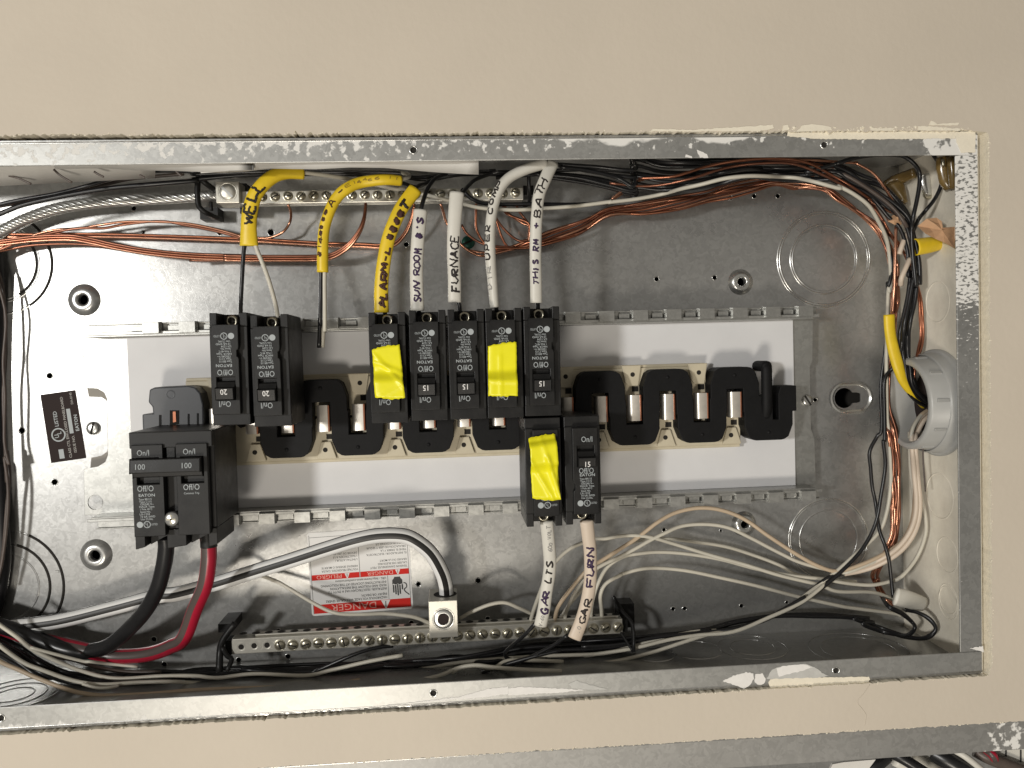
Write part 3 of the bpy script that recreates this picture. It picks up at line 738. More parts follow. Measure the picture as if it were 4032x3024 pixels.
# stabs
for k in range(0, 16):
    xx = cx(0) + .6 - pitch / 2 * (k - 0)
    for dy in (0,):
        m1 = MB(); w2 = 4.6
        prof = [(-w2, -66), (-w2 + .3, -63.4), (-w2 + 1.2, -62.2), (-w2 + 2.8, -61.6), (w2 - .9, -61.3)]
        vs = []; n = len(prof); yb, yt = midy - 9.6, midy + 9.6
        for px_, po in prof: vs += [(xx + px_, yb, po), (xx + px_, yt, po)]
        m1.add(vs, [(2 * i, 2 * i + 2, 2 * i + 3, 2 * i + 1) for i in range(n - 1)], 0, True)
        m1.box(xx - w2, xx + w2 - .9, yb + .2, yt - .2, -80, -66.2, 0)
        st = build('stab', m1, 'stab_metal', bus, origin=(xx, midy, -70))
        m2 = MB(); m2.box(xx + w2 - .9, xx + w2 + .35, yb, yt, -80, -61.2); build('copper_edge', m2, 'copper', st, bevel=.2)
# grey end barrier behind the main breaker
def Xp(c, pts, o): return [u(c, x, y, o)[:2] for x, y in pts]
o_ = -58
g0 = [(1290, 1220), (1240, 1200), (1235, 1065), (1330, 1060), (1325, 1000), (1290, 960), (1300, 850), (1345, 830), (1640, 815), (1700, 830), (1745, 880), (1770, 980), (1775, 1220)]
mb = MB(); mb.prism(Xp('F', g0, o_), -80, o_)
endb = build('end_barrier', mb, 'grey_barrier', bus, bevel=1.0)
for a, b_, c_, d_ in ((1385, 1405, 1070, 1200), (1635, 1650, 1060, 1160), (1715, 1730, 1055, 1160)):
    mb = MB(); mb.prism(Xp('F', [(a, c_), (b_, c_), (b_, d_), (a, d_)], o_), o_ - 2, o_ + .35); build('barrier_slot', mb, 'black_barrier', bus)
mb = MB(); mb.prism(Xp('F', [(1480, 1030), (1560, 1030), (1560, 1150), (1480, 1160)], o_), o_ - 2, o_ + .3); build('stab_window', mb, 'painted_dark', bus)
mb = MB(); mb.prism(Xp('F', [(1508, 1040), (1532, 1040), (1536, 1130), (1510, 1135)], o_), o_ - 2, o_ + .8); build('stab', mb, 'copper', bus)
p = u('F', 1485, 890, o_); mb = MB(); mb.lathe(p, [(3.2, .1), (2.6, .25), (1.8, -.6), (1e-6, -1)], n=16); build('moulding_pip', mb, 'grey_barrier', bus)
# screws of the pan
def slotted(parent, p, R, h, ang, mat='zinc_screw', name='screw', hexd=False):
    mb = MB(); mb.lathe((p[0], p[1], p[2]), [(R, 0), (R * .98, h * .5), (R * .8, h * .92), (R * .45, h), (1e-6, h)], n=18)
    o = build(name, mb, mat, parent, origin=p)
    m2 = MB(); ca, sa = math.cos(ang), math.sin(ang); l, w_ = R * .92, R * .15
    vs = [(p[0] + sx * l * ca - sy * w_ * sa, p[1] + sx * l * sa + sy * w_ * ca, p[2] + h * .62 + dz) for dz in (0, h * .42) for sx, sy in ((-1, -1), (1, -1), (1, 1), (-1, 1))]
    m2.add(vs, [(4, 5, 6, 7), (0, 1, 5, 4), (1, 2, 6, 5), (2, 3, 7, 6), (3, 0, 4, 7)])
    build('screw_slot', m2, 'painted_dark', o, origin=p)
    return o
p = u('I', 1940, 945, -86)
slotted(bus, p, 4.6, 2.4, -1.0, 'bright_steel', 'pan_screw')
p = u('F', 815, 1185, D); slotted(box, p, 5.0, 2.6, 1.3, 'bright_steel', 'bonding_screw')

# ================================================================== CIRCUIT BREAKERS
def logo(mb, x, y, r, o, mat):                # ringed mark with two slanted letters
    ring2(mb, x, y, r * .80, r, o, mat, 18)
    text_mesh(mb, 'U', x - r * .48, y - r * .1, r * .62, mat, o=o, bold=.02); text_mesh(mb, 'L', x - r * .02, y - r * .55, r * .62, mat, o=o, bold=.02)
def face_print(mb, on):
    o = 2.16
    text_mesh(mb, 'On/I', 2.4, 20.6 if on else 19.6, 3.7, 0, 'CENTER', o, .80)
    text_mesh(mb, 'Off/O', 1.6, .3 if on else -1.3, 3.7, 0, 'CENTER', o, .80)
    fine_print(mb, o, 1.2)
def fine_print(mb, o, x):
    x0 = x - 4.2
    text_mesh(mb, 'EATON', x0, -3.2, 1.8, 0, 'LEFT', o, 1.2, bold=.04)
    L = ['Type BR115', 'Type C115', '120/240 V~', 'HACR Type', '1 Pole 40 C', 'Issue No.', 'LX-1234', '10 kA SWD', 'Use CU/AL']
    for i, t in enumerate(L):
        text_mesh(mb, t, x0 + .25 * (i % 3) + .04 * i, -5.5 - i * 1.6, 1.25, 0, 'LEFT', o, .92 + .05 * (i % 4), bold=.02)
    y = -21.2
    ring2(mb, x0 + .2, y, .0, 2.0, o, 0, 16); logo(mb, x0 + 4.7, y, 2.25, o, 0)
    text_mesh(mb, 'LISTED', x0 + 7.3, y - .6, 1.3, 0, 'LEFT', o, .7)
def breaker_parts(root, amp, on=True):
    B = MB()
    B.box(-12, 12, -27.5, 36.4, -53, -4.2)                       # case
    B.box(-12, 12, -27.5, 29.5, -4.2, -2.6)
    body = build('case', B, 'black_plastic', root, local=True, bevel=.45)
    B = MB()
    B.box(-12, -7.2, -36.4, -27.5, -50, -3.4); B.box(7.4, 12, -36.4, -27.5, -50, -3.4); B.box(-7.2, 7.4, -36.0, -27.5, -50, -19)
    build('terminal_cheeks', B, 'black_plastic', root, local=True, bevel=.45)
    B = MB()                                                      # raised face with the pocket for the handle
    s0, s1 = (5.0, 19.8) if on else (3.2, 17.2)
    out = [(-7.2, -28.6), (9.4, -28.6), (9.4, 29), (-7.2, 29), (-7.2, -6), (-6.9, -7.4), (-5.9, -8.2), (-5.9, -12), (-6.9, -12.8), (-7.2, -14.2)]
    B.prism(out, -4.2, 2.0, 0, holes=[[(-4.4, s0), (-4.4, s1), (7.2, s1), (7.2, s0)]])
    B.box(-4.4, 7.2, s0, s1, -4.2, -2.2)
    build('face', B, 'black_plastic', root, local=True, bevel=.35)
    B = MB()
    if on: pr = [(7.4, -1.5), (8.2, 1.4), (11.6, 3.0), (12.0, 7.6), (19.4, 6.4), (19.6, -1.5)]
    else: pr = [(3.4, -1.5), (3.6, 6.4), (9.6, 7.6), (10.0, 3.0), (13.2, 1.2), (14.4, -1.5)]
    vs = [(xx, a, b_) for xx in (-4.2, 7.0) for a, b_ in pr]; n = len(pr)
    B.add(vs, [list(range(n)), list(range(n, 2 * n))[::-1]] + [(i, (i + 1) % n, n + (i + 1) % n, n + i) for i in range(n)])
    h = build('handle', B, 'black_plastic', root, local=True, bevel=.4)
    T = MB(); yc, oo = (14.6, 7.3) if on else (5.4, 7.0)
    tilt = (-1.2 / 7.4) if on else (1.2 / 6.0)
    text_mesh(T, amp, 1.6, yc - 1.8, 3.5, 0, 'CENTER', 0, .9, bold=.03)
    T.v = [(a, b_, (7.6 + (b_ - 12.0) * tilt if on else 6.4 + (b_ - 3.6) * tilt) + .12) for a, b_, c_ in T.v]
    build('rating', T, 'print_white', h, local=True)
    T = MB(); face_print(T, on); build('face_print', T, 'print_grey', root, local=True)
    B = MB(); B.lathe((.6, -31.3, -17), [(4.1, 0), (4.1, 2.0), (3.4, 3.2), (2.6, 3.3), (2.2, 1.6), (1e-6, 1.4)], n=18)
    sc = build('terminal_screw', B, 'zinc_screw', root, local=True)
    B = MB(); B.box(-2.9, 4.1, -31.8, -30.8, -15.4, -14.3); B.box(.1, 1.1, -34.6, -28.2, -15.5, -14.4); build('screw_cross', B, 'painted_dark', sc, local=True)
def place(root, c0, c1, flip, wid=24.2):
    """c0, c1: photo positions of the upper-left and lower-left corner of the front edge"""
    a = U(c0[0] * 4032 / 2212, c0[1] * 4032 / 2212, -3); b_ = U(c1[0] * 4032 / 2212, c1[1] * 4032 / 2212, -3)
    ang = math.atan2(a[0] - b_[0], a[1] - b_[1]) * 0.5
    mx_, my_ = (a[0] + b_[0]) / 2 + 12 + .2, (a[1] + b_[1]) / 2
    root.location = W(mx_, my_, 0); root.rotation_euler = (0, ang + (PI if flip else 0), 0)
    ORG[root.name] = (mx_, my_, 0)
    return (mx_, my_)
GR = 'single pole breakers on the bus'
def new_breaker(label, amp, on):
    r = thing('circuit_breaker', (0, 0, 0), label, 'circuit breaker', GR)
    breaker_parts(r, amp, on)
    return r
def copy_tree(o, parent=None):
    c = o.copy(); COL.objects.link(c); c.parent = parent
    ORG[c.name] = ORG.get(o.name, (0, 0, 0))
    for ch in list(o.children): copy_tree(ch, c)
    return c
SPEC = [((451.3, 674.8), (457.9, 921.3), True, '20', 'breaker marked 20 at the left end of the upper row, fed by a black wire'),
        ((538.5, 678), (549, 924.6), True, '20', 'black breaker marked 20 fed by a white wire, gap on its right'),
        ((794.4, 675.5), (801.9, 914.9), True, '15', 'taped upper row breaker under the yellow ALARM cable'),
        ((882.4, 670.6), (887.9, 909.9), True, '15', 'breaker marked 15 under the white SUN ROOM cable'),
        ((965.5, 669.3), (972.9, 906.2), True, '15', 'breaker marked 15 under the white FURNACE cable'),
        ((1047.3, 666.9), (1053.5, 903.7), True, '15', 'taped upper row breaker between FURNACE and BATH cables'),
        ((1130.4, 663.1), (1134.1, 900), True, '15', 'breaker marked 15 under the THIS RM + BATH cable, right end of upper row'),
        ((1132.7, 902.6), (1136.9, 1140.8), False, '15', 'taped lower row breaker feeding the white GAR LTS cable'),
        ((1217.6, 899), (1222.2, 1135.8), False, '15', 'lower row breaker marked 15 feeding the GAR FURN cable, switched off')]
BR = []
proto = {}
for c0, c1, flip, amp, lab in SPEC:
    on = flip or 'GAR LTS' in lab
    key = (amp, on)
    if key not in proto: r = proto[key] = new_breaker(lab, amp, on)
    else: r = copy_tree(proto[key]); r['label'] = lab
    BR.append((r, place(r, c0, c1, flip)))

# main breaker
mroot = thing('main_breaker', (0, 0, 0), 'wide two pole black main breaker marked 100 at the lower left', 'circuit breaker')
a = U(278.3 * 4032 / 2212, 937.3 * 4032 / 2212, 0); b_ = U(287.2 * 4032 / 2212, 1186.3 * 4032 / 2212, 0)
mroot.location = W((a[0] + b_[0]) / 2, (a[1] + b_[1]) / 2, 0); mroot.rotation_euler = (0, math.atan2(a[0] - b_[0], a[1] - b_[1]) * .5, 0)
MX, MY = (a[0] + b_[0]) / 2, (a[1] + b_[1]) / 2
B = MB()
B.box(0, 52, -26, 38, -60, -5.0); B.box(0, 52, 27.5, 38, -5, 0)
build('case', B, 'black_plastic', mroot, local=True, bevel=.6)
B = MB()
for x0, x1 in ((0, 6.2), (20.0, 32.4), (46.5, 52)): B.prism([(x0, -26), (x1, -26), (x1, -37), (x0, -38.5)], -46, -4)
for x0, x1 in ((6.2, 20.0), (32.4, 46.5)):
    B.prism([(x0, -26), (x1, -26), (x1, -31), (x1 - 5, -33), (x0, -37.5)], -46, -13)
build('terminal_cheeks', B, 'black_plastic', mroot, local=True, bevel=.5)
for x0, x1 in ((1.8, 21.2), (29.4, 49.0)):
    B = MB()
    B.prism([(x0, -29.0), (x1, -29.0), (x1, 30), (x0, 30)], -5, 2.0, 0, holes=[[(x0 + 3, 4.5), (x0 + 3, 21.5), (x1 - 2.5, 21.5), (x1 - 2.5, 4.5)]])
    B.box(x0 + 3, x1 - 2.5, 4.5, 21.5, -5, -2.5)
    build('face', B, 'black_plastic', mroot, local=True, bevel=.4)
B = MB(); B.box(22.6, 28.2, 20, 30, -5, -1.0); build('bridge', B, 'black_plastic', mroot, local=True, bevel=.4)
B = MB()
pr = [(8.5, -1.5), (9.2, 2.5), (12.4, 3.4), (12.7, 8.2), (21.2, 7.2), (21.4, -1.5)]
n = len(pr)
vs = [(xx, p_, q_) for xx in (2.6, 46.0) for p_, q_ in pr]
B.add(vs, [list(range(n)), list(range(n, 2 * n))[::-1]] + [(i, (i + 1) % n, n + (i + 1) % n, n + i) for i in range(n)])
hd = build('handle_tie', B, 'black_plastic', mroot, local=True, bevel=.5)
T = MB()
for xx in (8.8, 37.5):
    text_mesh(T, '100', xx, 14.9, 3.5, 0, 'CENTER', 0, .95)
T.v = [(p_, q_, 8.2 - (q_ - 12.7) * 1.0 / 8.5 + .12) for p_, q_, _ in T.v]
build('rating', T, 'print_grey', hd, local=True)
T = MB()
for xx in (9.3, 38.0):
    text_mesh(T, 'On/I', xx, 23.0, 3.8, 0, 'CENTER', 2.16, .8); text_mesh(T, 'Off/O', xx + .6, .1, 3.8, 0, 'CENTER', 2.16, .8)
text_mesh(T, 'Common Trip', 38.6, -2.6, 1.3, 0, 'CENTER', 2.16, .9, bold=.015)
T2 = MB(); fine_print(T2, 2.16, 9.6); T.add(T2.v, T2.f, 0)
build('face_print', T, 'print_grey', mroot, local=True)
B = MB(); B.lathe((25.2, -18.4, -.6), [(4.9, 0), (5.0, 1.3), (4.4, 2.4), (3.0, 3.1), (1e-6, 3.4)], n=22)
sc = build('hold_down_screw', B, 'bright_steel', mroot, local=True)
B = MB(); B.box(22.3, 28.1, -18.9, -17.9, 1.6, 2.9); B.box(24.7, 25.7, -21.4, -15.4, 1.6, 2.9); build('screw_cross', B, 'zinc_screw', sc, local=True)

# ================================================================== YELLOW TAPE
def tape(c, pts, label, seed, o=3.2, bend=None):
    """torn strip lying over the breaker and its handle: a crumpled sheet with thickness"""
    rnd = random.Random(seed)
    tl, tr_, br_, bl = [u(c, x, y, o) for x, y in pts]
    nx, ny = 14, 26; vs = []
    for j in range(ny + 1):
        f = j / ny
        for i in range(nx + 1):
            g = i / nx
            x = (tl[0] * (1 - g) + tr_[0] * g) * (1 - f) + (bl[0] * (1 - g) + br_[0] * g) * f
            y = (tl[1] * (1 - g) + tr_[1] * g) * (1 - f) + (bl[1] * (1 - g) + br_[1] * g) * f
            z = bend(g, f)
            if j in (0, ny): y += rnd.uniform(-.5, .5) + (1.0 if j == 0 else -1.2) * math.sin(g * PI) * (.4 + .5 * (seed % 2))
            if i in (0, nx): x += rnd.uniform(-.12, .12)
            vs.append((x, y, o + z + rnd.uniform(-.03, .03)))
    mb = MB(); mb.add(vs, [(j * (nx + 1) + i, (j + 1) * (nx + 1) + i, (j + 1) * (nx + 1) + i + 1, j * (nx + 1) + i + 1) for j in range(ny) for i in range(nx)], 0, True)
    t = build('yellow_tape', mb, 'yellow_tape')
    sd = t.modifiers.new('thickness', 'SOLIDIFY'); sd.thickness = .0002
    return tag(t, label, 'tape', 'strips of yellow tape over breaker handles')
def bump(x, c, w_): return math.exp(-((x - c) / w_) ** 2)
def crease(g, f, g0, f0, ang, w_, h):
    d = (g - g0) * math.sin(ang) - (f - f0) * math.cos(ang) * 1.8
    return h * math.exp(-(d / w_) ** 2)
def ramp(x, a, b_): t = min(1, max(0, (x - a) / (b_ - a))); return t * t * (3 - 2 * t)
def b1(g, f):
    z = 6.2 * ramp(f, .46, .70)
    z += crease(g, f, .2, .32, .45, .06, 1.4) + crease(g, f, .6, .5, .9, .05, 1.1) - .5 * bump(g, 0, .1) + crease(g, f, .8, .8, -.5, .05, .8)
    return z
def b2(g, f):
    z = 6.2 * ramp(f, .50, .72)
    z += .7 * bump(g, .42, .05) * (1 if f > .2 else .2) + crease(g, f, .5, .72, .1, .05, .9) - .6 * bump(g, 0, .08)
    return z
def b3(g, f):
    z = 6.6 * ramp(f, .03, .14) * (1 - ramp(f, .40, .58))
    z += crease(g, f, .75, .55, 1.25, .07, 2.4) * (1 if f > .3 else .3) + crease(g, f, .3, .47, .05, .04, -1.0) + crease(g, f, .45, .75, 1.0, .05, 1.4) + 1.0 * bump(f, .9, .08) * bump(g, .8, .2)
    return z
tape('G', [(1690, 500), (1930, 460), (1985, 920), (1725, 910)], 'crumpled yellow tape over the breaker below the ALARM cable', 3, bend=b1)
tape('H', [(932, 468), (1180, 432), (1186, 898), (932, 900)], 'yellow tape over the upper row breaker third from its right gap', 4, bend=b2)
bpy.data.objects['yellow_tape.001']['label'] = 'flattest yellow tape, over the breaker just left of the THIS RM + BATH breaker'
p_ = [(1285, 1275), (1515, 1235), (1570, 2050), (1320, 1960)]
tp = [u('H', *p_[0], 3.2), u('H', *p_[1], 3.2)]
CR['t'] = (2030, 1600, 400 / 1327)
tape('t', [(168, 425), (515, 360), (585, 1215), (222, 1195)], 'long folded yellow tape over the lower row breaker', 5, bend=b3)

# ================================================================== GROUND BAR (upper) AND NEUTRAL BAR (lower)
gb = thing('ground_bar', u('B', 1500, 500, -72), 'upper grounding bar with a row of slotted screws and a square lug', 'terminal bar')
g0 = u('B', 545, 500, -66); g1 = u('C', 1240, 468, -66)
gy = (u('B', 1200, 440, -66)[1] + u('B', 1200, 552, -66)[1]) / 2 - .0
gh = (u('B', 1200, 440, -66)[1] - u('B', 1200, 552, -66)[1]) / 2
tilt = (g1[1] - g0[1]) / (g1[0] - g0[0])
mb = MB(); mb.box(g0[0], g1[0], gy - gh, gy + gh, -77, -66)
build('bar', mb, 'aluminium', gb, bevel=.5)
la = u('B', 325, 365, -60); lb = u('B', 540, 550, -60)
mb = MB(); mb.box(la[0], lb[0], lb[1], la[1], -80, -60); lug = build('lug', mb, 'aluminium', gb, bevel=.6)
lc = ((la[0] + lb[0]) / 2, (la[1] + lb[1]) / 2, -60)
mb = MB(); mb.lathe(lc, [(7.0, -.2), (6.9, .12), (6.3, .2), (6.1, -.4), (5.6, .5), (3, .9), (1e-6, 1.0)], n=24); ls = build('lug_screw', mb, 'aluminium', lug)
mb = MB(); mb.add([(lc[0] + s_ * 5 * math.cos(2.35) + t_ * .6, lc[1] + s_ * 5 * math.sin(2.35) + t_ * .6, -60 + zz) for zz in (0, 1.15) for s_, t_ in ((-1, -1), (1, -1), (1, 1), (-1, 1))],
                  [(4, 5, 6, 7), (0, 1, 5, 4), (1, 2, 6, 5), (2, 3, 7, 6), (3, 0, 4, 7)]); build('screw_slot', mb, 'aluminium_strand', ls)
p0 = u('B', 735, 495, -66)[0]; p1 = u('B', 1850, 490, -66)[0]; pp = (p1 - p0) / 10
def terminal(parent, x, y, o, R, seed, empty=False):
    rnd = random.Random(seed)
    mb = MB()
    if empty:
        mb.lathe((x, y, o), [(R, .05), (R * .9, .1), (R * .75, -.05), (R * .7, -.3), (1e-6, -.35)], n=16)
        t = build('terminal_hole', mb, 'aluminium', parent, origin=(x, y, o))
        m2 = MB(); m2.disc((x, y, o + .12), R * .62); build('thread', m2, 'painted_dark', t, origin=(x, y, o)); return t  # flat black disc paints the shade inside an empty terminal
    mb.lathe((x, y, o), [(R * 1.08, .02), (R * 1.0, .12), (R * .9, .1), (R * .86, -.1), (R * .84, .9), (R * .66, 1.5), (R * .3, 1.8), (1e-6, 1.85)], n=16)
    t = build('terminal_screw', mb, 'zinc_screw', parent, origin=(x, y, o))
    a = rnd.uniform(0, PI); ca, sa = math.cos(a), math.sin(a); l, w_ = R * .72, R * .13
    m2 = MB(); m2.add([(x + s_ * l * ca - t_ * w_ * sa, y + s_ * l * sa + t_ * w_ * ca, o + zz) for zz in (.8, 1.95) for s_, t_ in ((-1, -1), (1, -1), (1, 1), (-1, 1))],
                      [(4, 5, 6, 7), (0, 1, 5, 4), (1, 2, 6, 5), (2, 3, 7, 6), (3, 0, 4, 7)])
    build('screw_slot', m2, 'painted_dark', t, origin=(x, y, o))
    return t
i = 0
while p0 + pp * i < g1[0] - 3:
    terminal(gb, p0 + pp * i, gy + .6 + random.uniform(-.3, .3), -66, 3.5, i); i += 1
nb = thing('neutral_bar', u('M', 500, 1300, -74), 'long lower neutral bar with a row of screws and a central lug', 'terminal bar')
n0 = u('L', 470, 1440, -64); n1 = u('M', 2105, 1250, -64)
ny_ = (n0[1] + n1[1]) / 2 + .3; nh = 5.6
mb = MB(); mb.box(n0[0], n1[0], ny_ - nh, ny_ + nh, -75, -64); mb.box(n0[0] + 16, n1[0] - 2, ny_ + nh, ny_ + nh + 1.4, -75, -68)
build('bar', mb, 'aluminium', nb, bevel=.5)
p0 = u('L', 552, 1440, -64)[0]; p1 = u('L', 2110, 1360, -64)[0]; pp = (p1 - p0) / 14
i = 0
while p0 + pp * i < n1[0] - 2:
    x = p0 + pp * i
    terminal(nb, x, ny_ + random.uniform(-.4, .2) - (.6 if i > 2 else 0), -64, 3.9 if i > 2 else 3.2, 50 + i, empty=i < 3)
    mb = MB(); mb.lathe((x, ny_ + nh + 1.45, -71.5), [(1e-7, 0), (3.0, 0)], 'y', 14, 0, False); build('wire_hole', mb, 'painted_dark', nb)  # flat black disc on the bar paints the dark of a wire hole
    i += 1
la = u('M', 412, 1035, -48); lb = u('M', 675, 1345, -48)
mb = MB(); mb.box(la[0], lb[0], lb[1], la[1], -80, -48); nl = build('lug', mb, 'aluminium', nb, bevel=.5)
lc = ((la[0] + lb[0]) / 2, (la[1] + lb[1]) / 2 + .2, -48)
mb = MB(); mb.lathe(lc, [(8.2, -.2), (8.1, .15), (7.6, .2), (7.3, -.5), (7.0, .6), (6.0, 1.1), (4.4, 1.1)], n=28)
ls = build('lug_screw', mb, 'aluminium_strand', nl)
mb = MB(); mb.prism([(lc[0] + 4.5 * math.cos(i * PI / 3 + .3), lc[1] + 4.5 * math.sin(i * PI / 3 + .3)) for i in range(6)], -48.2, -47.6); build('hex_socket', mb, 'label_black', ls)
mb = MB(); mb.lathe((lc[0] + 1.6, la[1] + .12, -64), [(1e-7, 0), (8.6, 0)], 'y', 24, 0, False); build('cable_hole', mb, 'painted_dark', nl)
LUG = (lc[0], la[1])
# plastic brackets that hold the bars
def bracket(name, parent, specs, blocks, mat='black_plastic'):
    mb = MB()
    for sp, ra, rb in specs: mb.tube(path(sp), ra, rb, n=6, sub=3)
    for c, x0, x1, y0, y1, o0, o1 in blocks:
        a = u(c, x0, y0, o1); b_ = u(c, x1, y1, o1); mb.box(min(a[0], b_[0]), max(a[0], b_[0]), min(a[1], b_[1]), max(a[1], b_[1]), o0, o1)
    return build(name, mb, mat, parent, bevel=0)
bracket('bar_bracket', gb, [('B 180,325,-58 172,400 172,480 185,580 250,640 370,695,-80', 2.0, 2.6), ('B 180,325,-58 250,385 325,440,-70', 2.2, 2.4), ('B 290,540,-72 295,620', 1.2, 1.5)],
        [('B', 190, 350, 590, 690, D, -84), ('B', 540, 640, 585, 640, D, -80), ('B', 545, 600, 380, 480, D, -78)])
bracket('bar_bracket', gb, [('C 1285,270,-60 1290,420 1290,540,-70 1240,590,-80', 1.5, 2.2)], [('C', 1240, 1330, 400, 480, D, -80)])
bracket('bar_bracket', nb, [('L 500,1225,-60 440,1300 385,1390 368,1480 362,1650,-55', 2.6, 2.4), ('L 385,1430,-60 430,1510 470,1540 430,1640,-55', 1.8, 2.0)],
        [('L', 350, 480, 1235, 1300, D, -72), ('L', 410, 470, 1380, 1500, -78, -66)])
bracket('bar_bracket', nb, [('M 2030,1000,-80 2110,1130,-70 2190,1240,-62 2198,1475,-55', 1.5, 3.2), ('M 2198,1475,-55 2080,1290,-66', 1.2, 1.6)],
        [('M', 2070, 2210, 1060, 1260, D, -84), ('M', 2105, 2150, 1200, 1300, -78, -68)])

# ================================================================== WIRES
CUK = [0]
def wire(spec, r, mat, label, name=None, group=None, cat='wire', n=8, dx=0, dy=0, do=0, jit=0, parent=None, sub=6):
    pts = path(spec) if isinstance(spec, str) else spec
    rnd = random.Random(len(pts) + int(dx * 10) + int(dy * 7))
    pts = [(p[0] + dx + rnd.uniform(-jit, jit), p[1] + dy + rnd.uniform(-jit, jit), min(max(p[2] + do, D + r), 20)) for p in pts]
    if mat == 'copper':
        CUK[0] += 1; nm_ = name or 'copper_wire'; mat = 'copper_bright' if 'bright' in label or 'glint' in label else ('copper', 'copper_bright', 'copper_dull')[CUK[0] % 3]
    else: nm_ = name or mat
    mb = MB(); mb.tube(pts, r, n=n, sub=sub)
    o = build(nm_, mb, mat, parent)
    if not parent: tag(o, label, cat, group)
    return o
RW = 1.45
# --- labelled cables: jacket + the conductors that come out of it
def cable(label, jspec, ra, rb, jm, conductors, texts, group, n=16):
    pts = path(jspec)
    r = thing('labelled_cable', pts[0], label, 'cable', group)
    mb = MB(); mb.tube(pts, ra, rb, n=n, sub=8); j = build('jacket', mb, jm, r)
    for sp, m_ in conductors:
        mb = MB(); mb.tube(path(sp), RW, n=8); build('conductor', mb, m_, r)
    for t, s0, s1, h, t0, pen, m_ in texts:
        mb = MB(); handwriting(mb, pts, ra, rb, t, s0, s1, h, t0, pen, 0); build('handwriting', mb, m_, j, origin=ORG[j.name])
    return r
GY = 'hand lettered cables coming down to the upper breakers'; GW = 'hand lettered cables below the lower breakers'
cable('yellow cable jacket hand lettered WELL, arching over the ground bar', 'B 620,925,-24 618,800 625,650,-24 665,500,-24 740,395,-25 835,318,-27 950,285,-30 1095,288,-34',
      [6.1, 5.3, 5.2, 4.9, 4.9, 4.7, 4.6], [2.6, 3.4, 3.6, 3.4, 3.2], 'yellow_jacket',
      [('B 585,900,-24 572,1000 560,1200 550,1400 547,1530,-20 547,1570,-22', 'black_wire'), ('B 675,900,-24 690,960 740,1080 800,1250 850,1430 868,1530,-20 872,1580,-22', 'white_wire'),
       ('B 1085,285,-34 1300,312,-40 1500,345,-48 1700,385,-55 1900,430,-60 C 200,430,-58 400,482 560,522 760,572 900,598,-60 1150,612 1400,600 1700,578 2000,540 D 0,765 250,735 480,690,-58 620,650,-40 800,610,-30 1000,560,-26 1200,538 1380,540,-34 1500,546,-50 1640,556,-46 1800,592,-32 2000,645,-30 E 480,672,-32 620,745 760,855,-36 850,1000,-44 920,1150,-52 950,1300,-58 965,1500 955,1659 J 945,200 935,440,-62 925,800 925,1100 930,1400 O 945,0,-62 962,250 965,500 925,760 850,940 650,1130 400,1350,-62 0,1655 N 2100,985 1900,1150,-55 1600,1290 1300,1410 1000,1440,-60 740,1480 400,1560 0,1620,-65', 'white_wire')],
      [('WELL', .19, .62, 6.2, 0.2, .62, 'marker_black')], GY)
cable('folded yellow cable jacket with faint brown print, second yellow cable from left', 'B 1262,1155,-26 1262,1000 1272,800,-26 1312,650 1375,520,-27 1465,430 1600,372,-30 1800,348 1945,358,-34',
      [3.9, 3.8, 3.8, 4.0, 4.0, 3.7], [3.3, 3.2, 3.0, 3.0], 'yellow_jacket',
      [('B 1250,1120,-27 1248,1200 1243,1400 1238,1600,-30 G 1240,250,-34 1230,485,-36', 'black_wire'), ('B 1280,1120,-27 1278,1250 1280,1450 1280,1659,-30 G 1272,300,-34 1262,478,-38', 'white_wire'),
       ('B 1930,345,-34 1985,335,-38 2015,320,-44 2000,298,-52 1900,285,-60', 'white_wire'), ('B 1930,372,-36 1980,385,-42 2050,410,-50 2120,400,-56 2212,350,-60', 'black_wire')],
      [('#14####', .10, .42, 2.6, 1.6, .30, 'marker_brown'), ('A -', .44, .60, 4.2, 0.6, .40, 'marker_brown'), ('E14466 11', .61, .98, 2.0, .4, .20, 'print_brown')], GY)
cable('yellow cable jacket hand lettered ALARM in blotted brown ink', 'B 1775,1505,-20 1772,1300 1790,1100,-20 1830,880,-21 1885,725,-22 1955,585,-24 2072,430,-28',
      [5.0, 4.7, 4.6, 4.7, 5.0], [2.6, 2.7, 2.5], 'yellow_jacket',
      [('B 1800,1490,-20 1815,1560,-24', 'black_wire'), ('B 2060,445,-28 2100,400,-36 2160,380,-46 C 470,330,-58', 'black_wire')],
      [('ALARM', .04, .37, 4.2, -1.2, .74, 'marker_brown'), ('-', .375, .43, 3.6, -1.2, .6, 'marker_brown'), ('L', .44, .52, 3.8, -1.2, .6, 'marker_brown'), ('####', .54, .80, 4.4, -1.3, .85, 'marker_brown'), ('T', .81, .90, 5.0, -1.0, .75, 'marker_black')], GY)
cable('white cable jacket hand lettered SUN ROOM R\'s in purple', 'C 318,1490,-17 312,1300 310,1100,-17 320,900 332,760,-18 345,615,-20',
      [4.6, 4.5, 4.5, 4.7], [2.6, 2.7], 'white_jacket',
      [('C 345,640,-20 352,590 375,510,-24 410,420,-32 460,350,-42 520,315,-52 640,285,-62 800,275', 'black_wire'), ('C 330,1480,-18 330,1530,-20', 'black_wire')],
      [('SUN ROOM', .08, .62, 4.4, -.3, .46, 'marker_purple'), ("#'S", .70, .92, 4.4, -.6, .55, 'marker_purple')], GY)
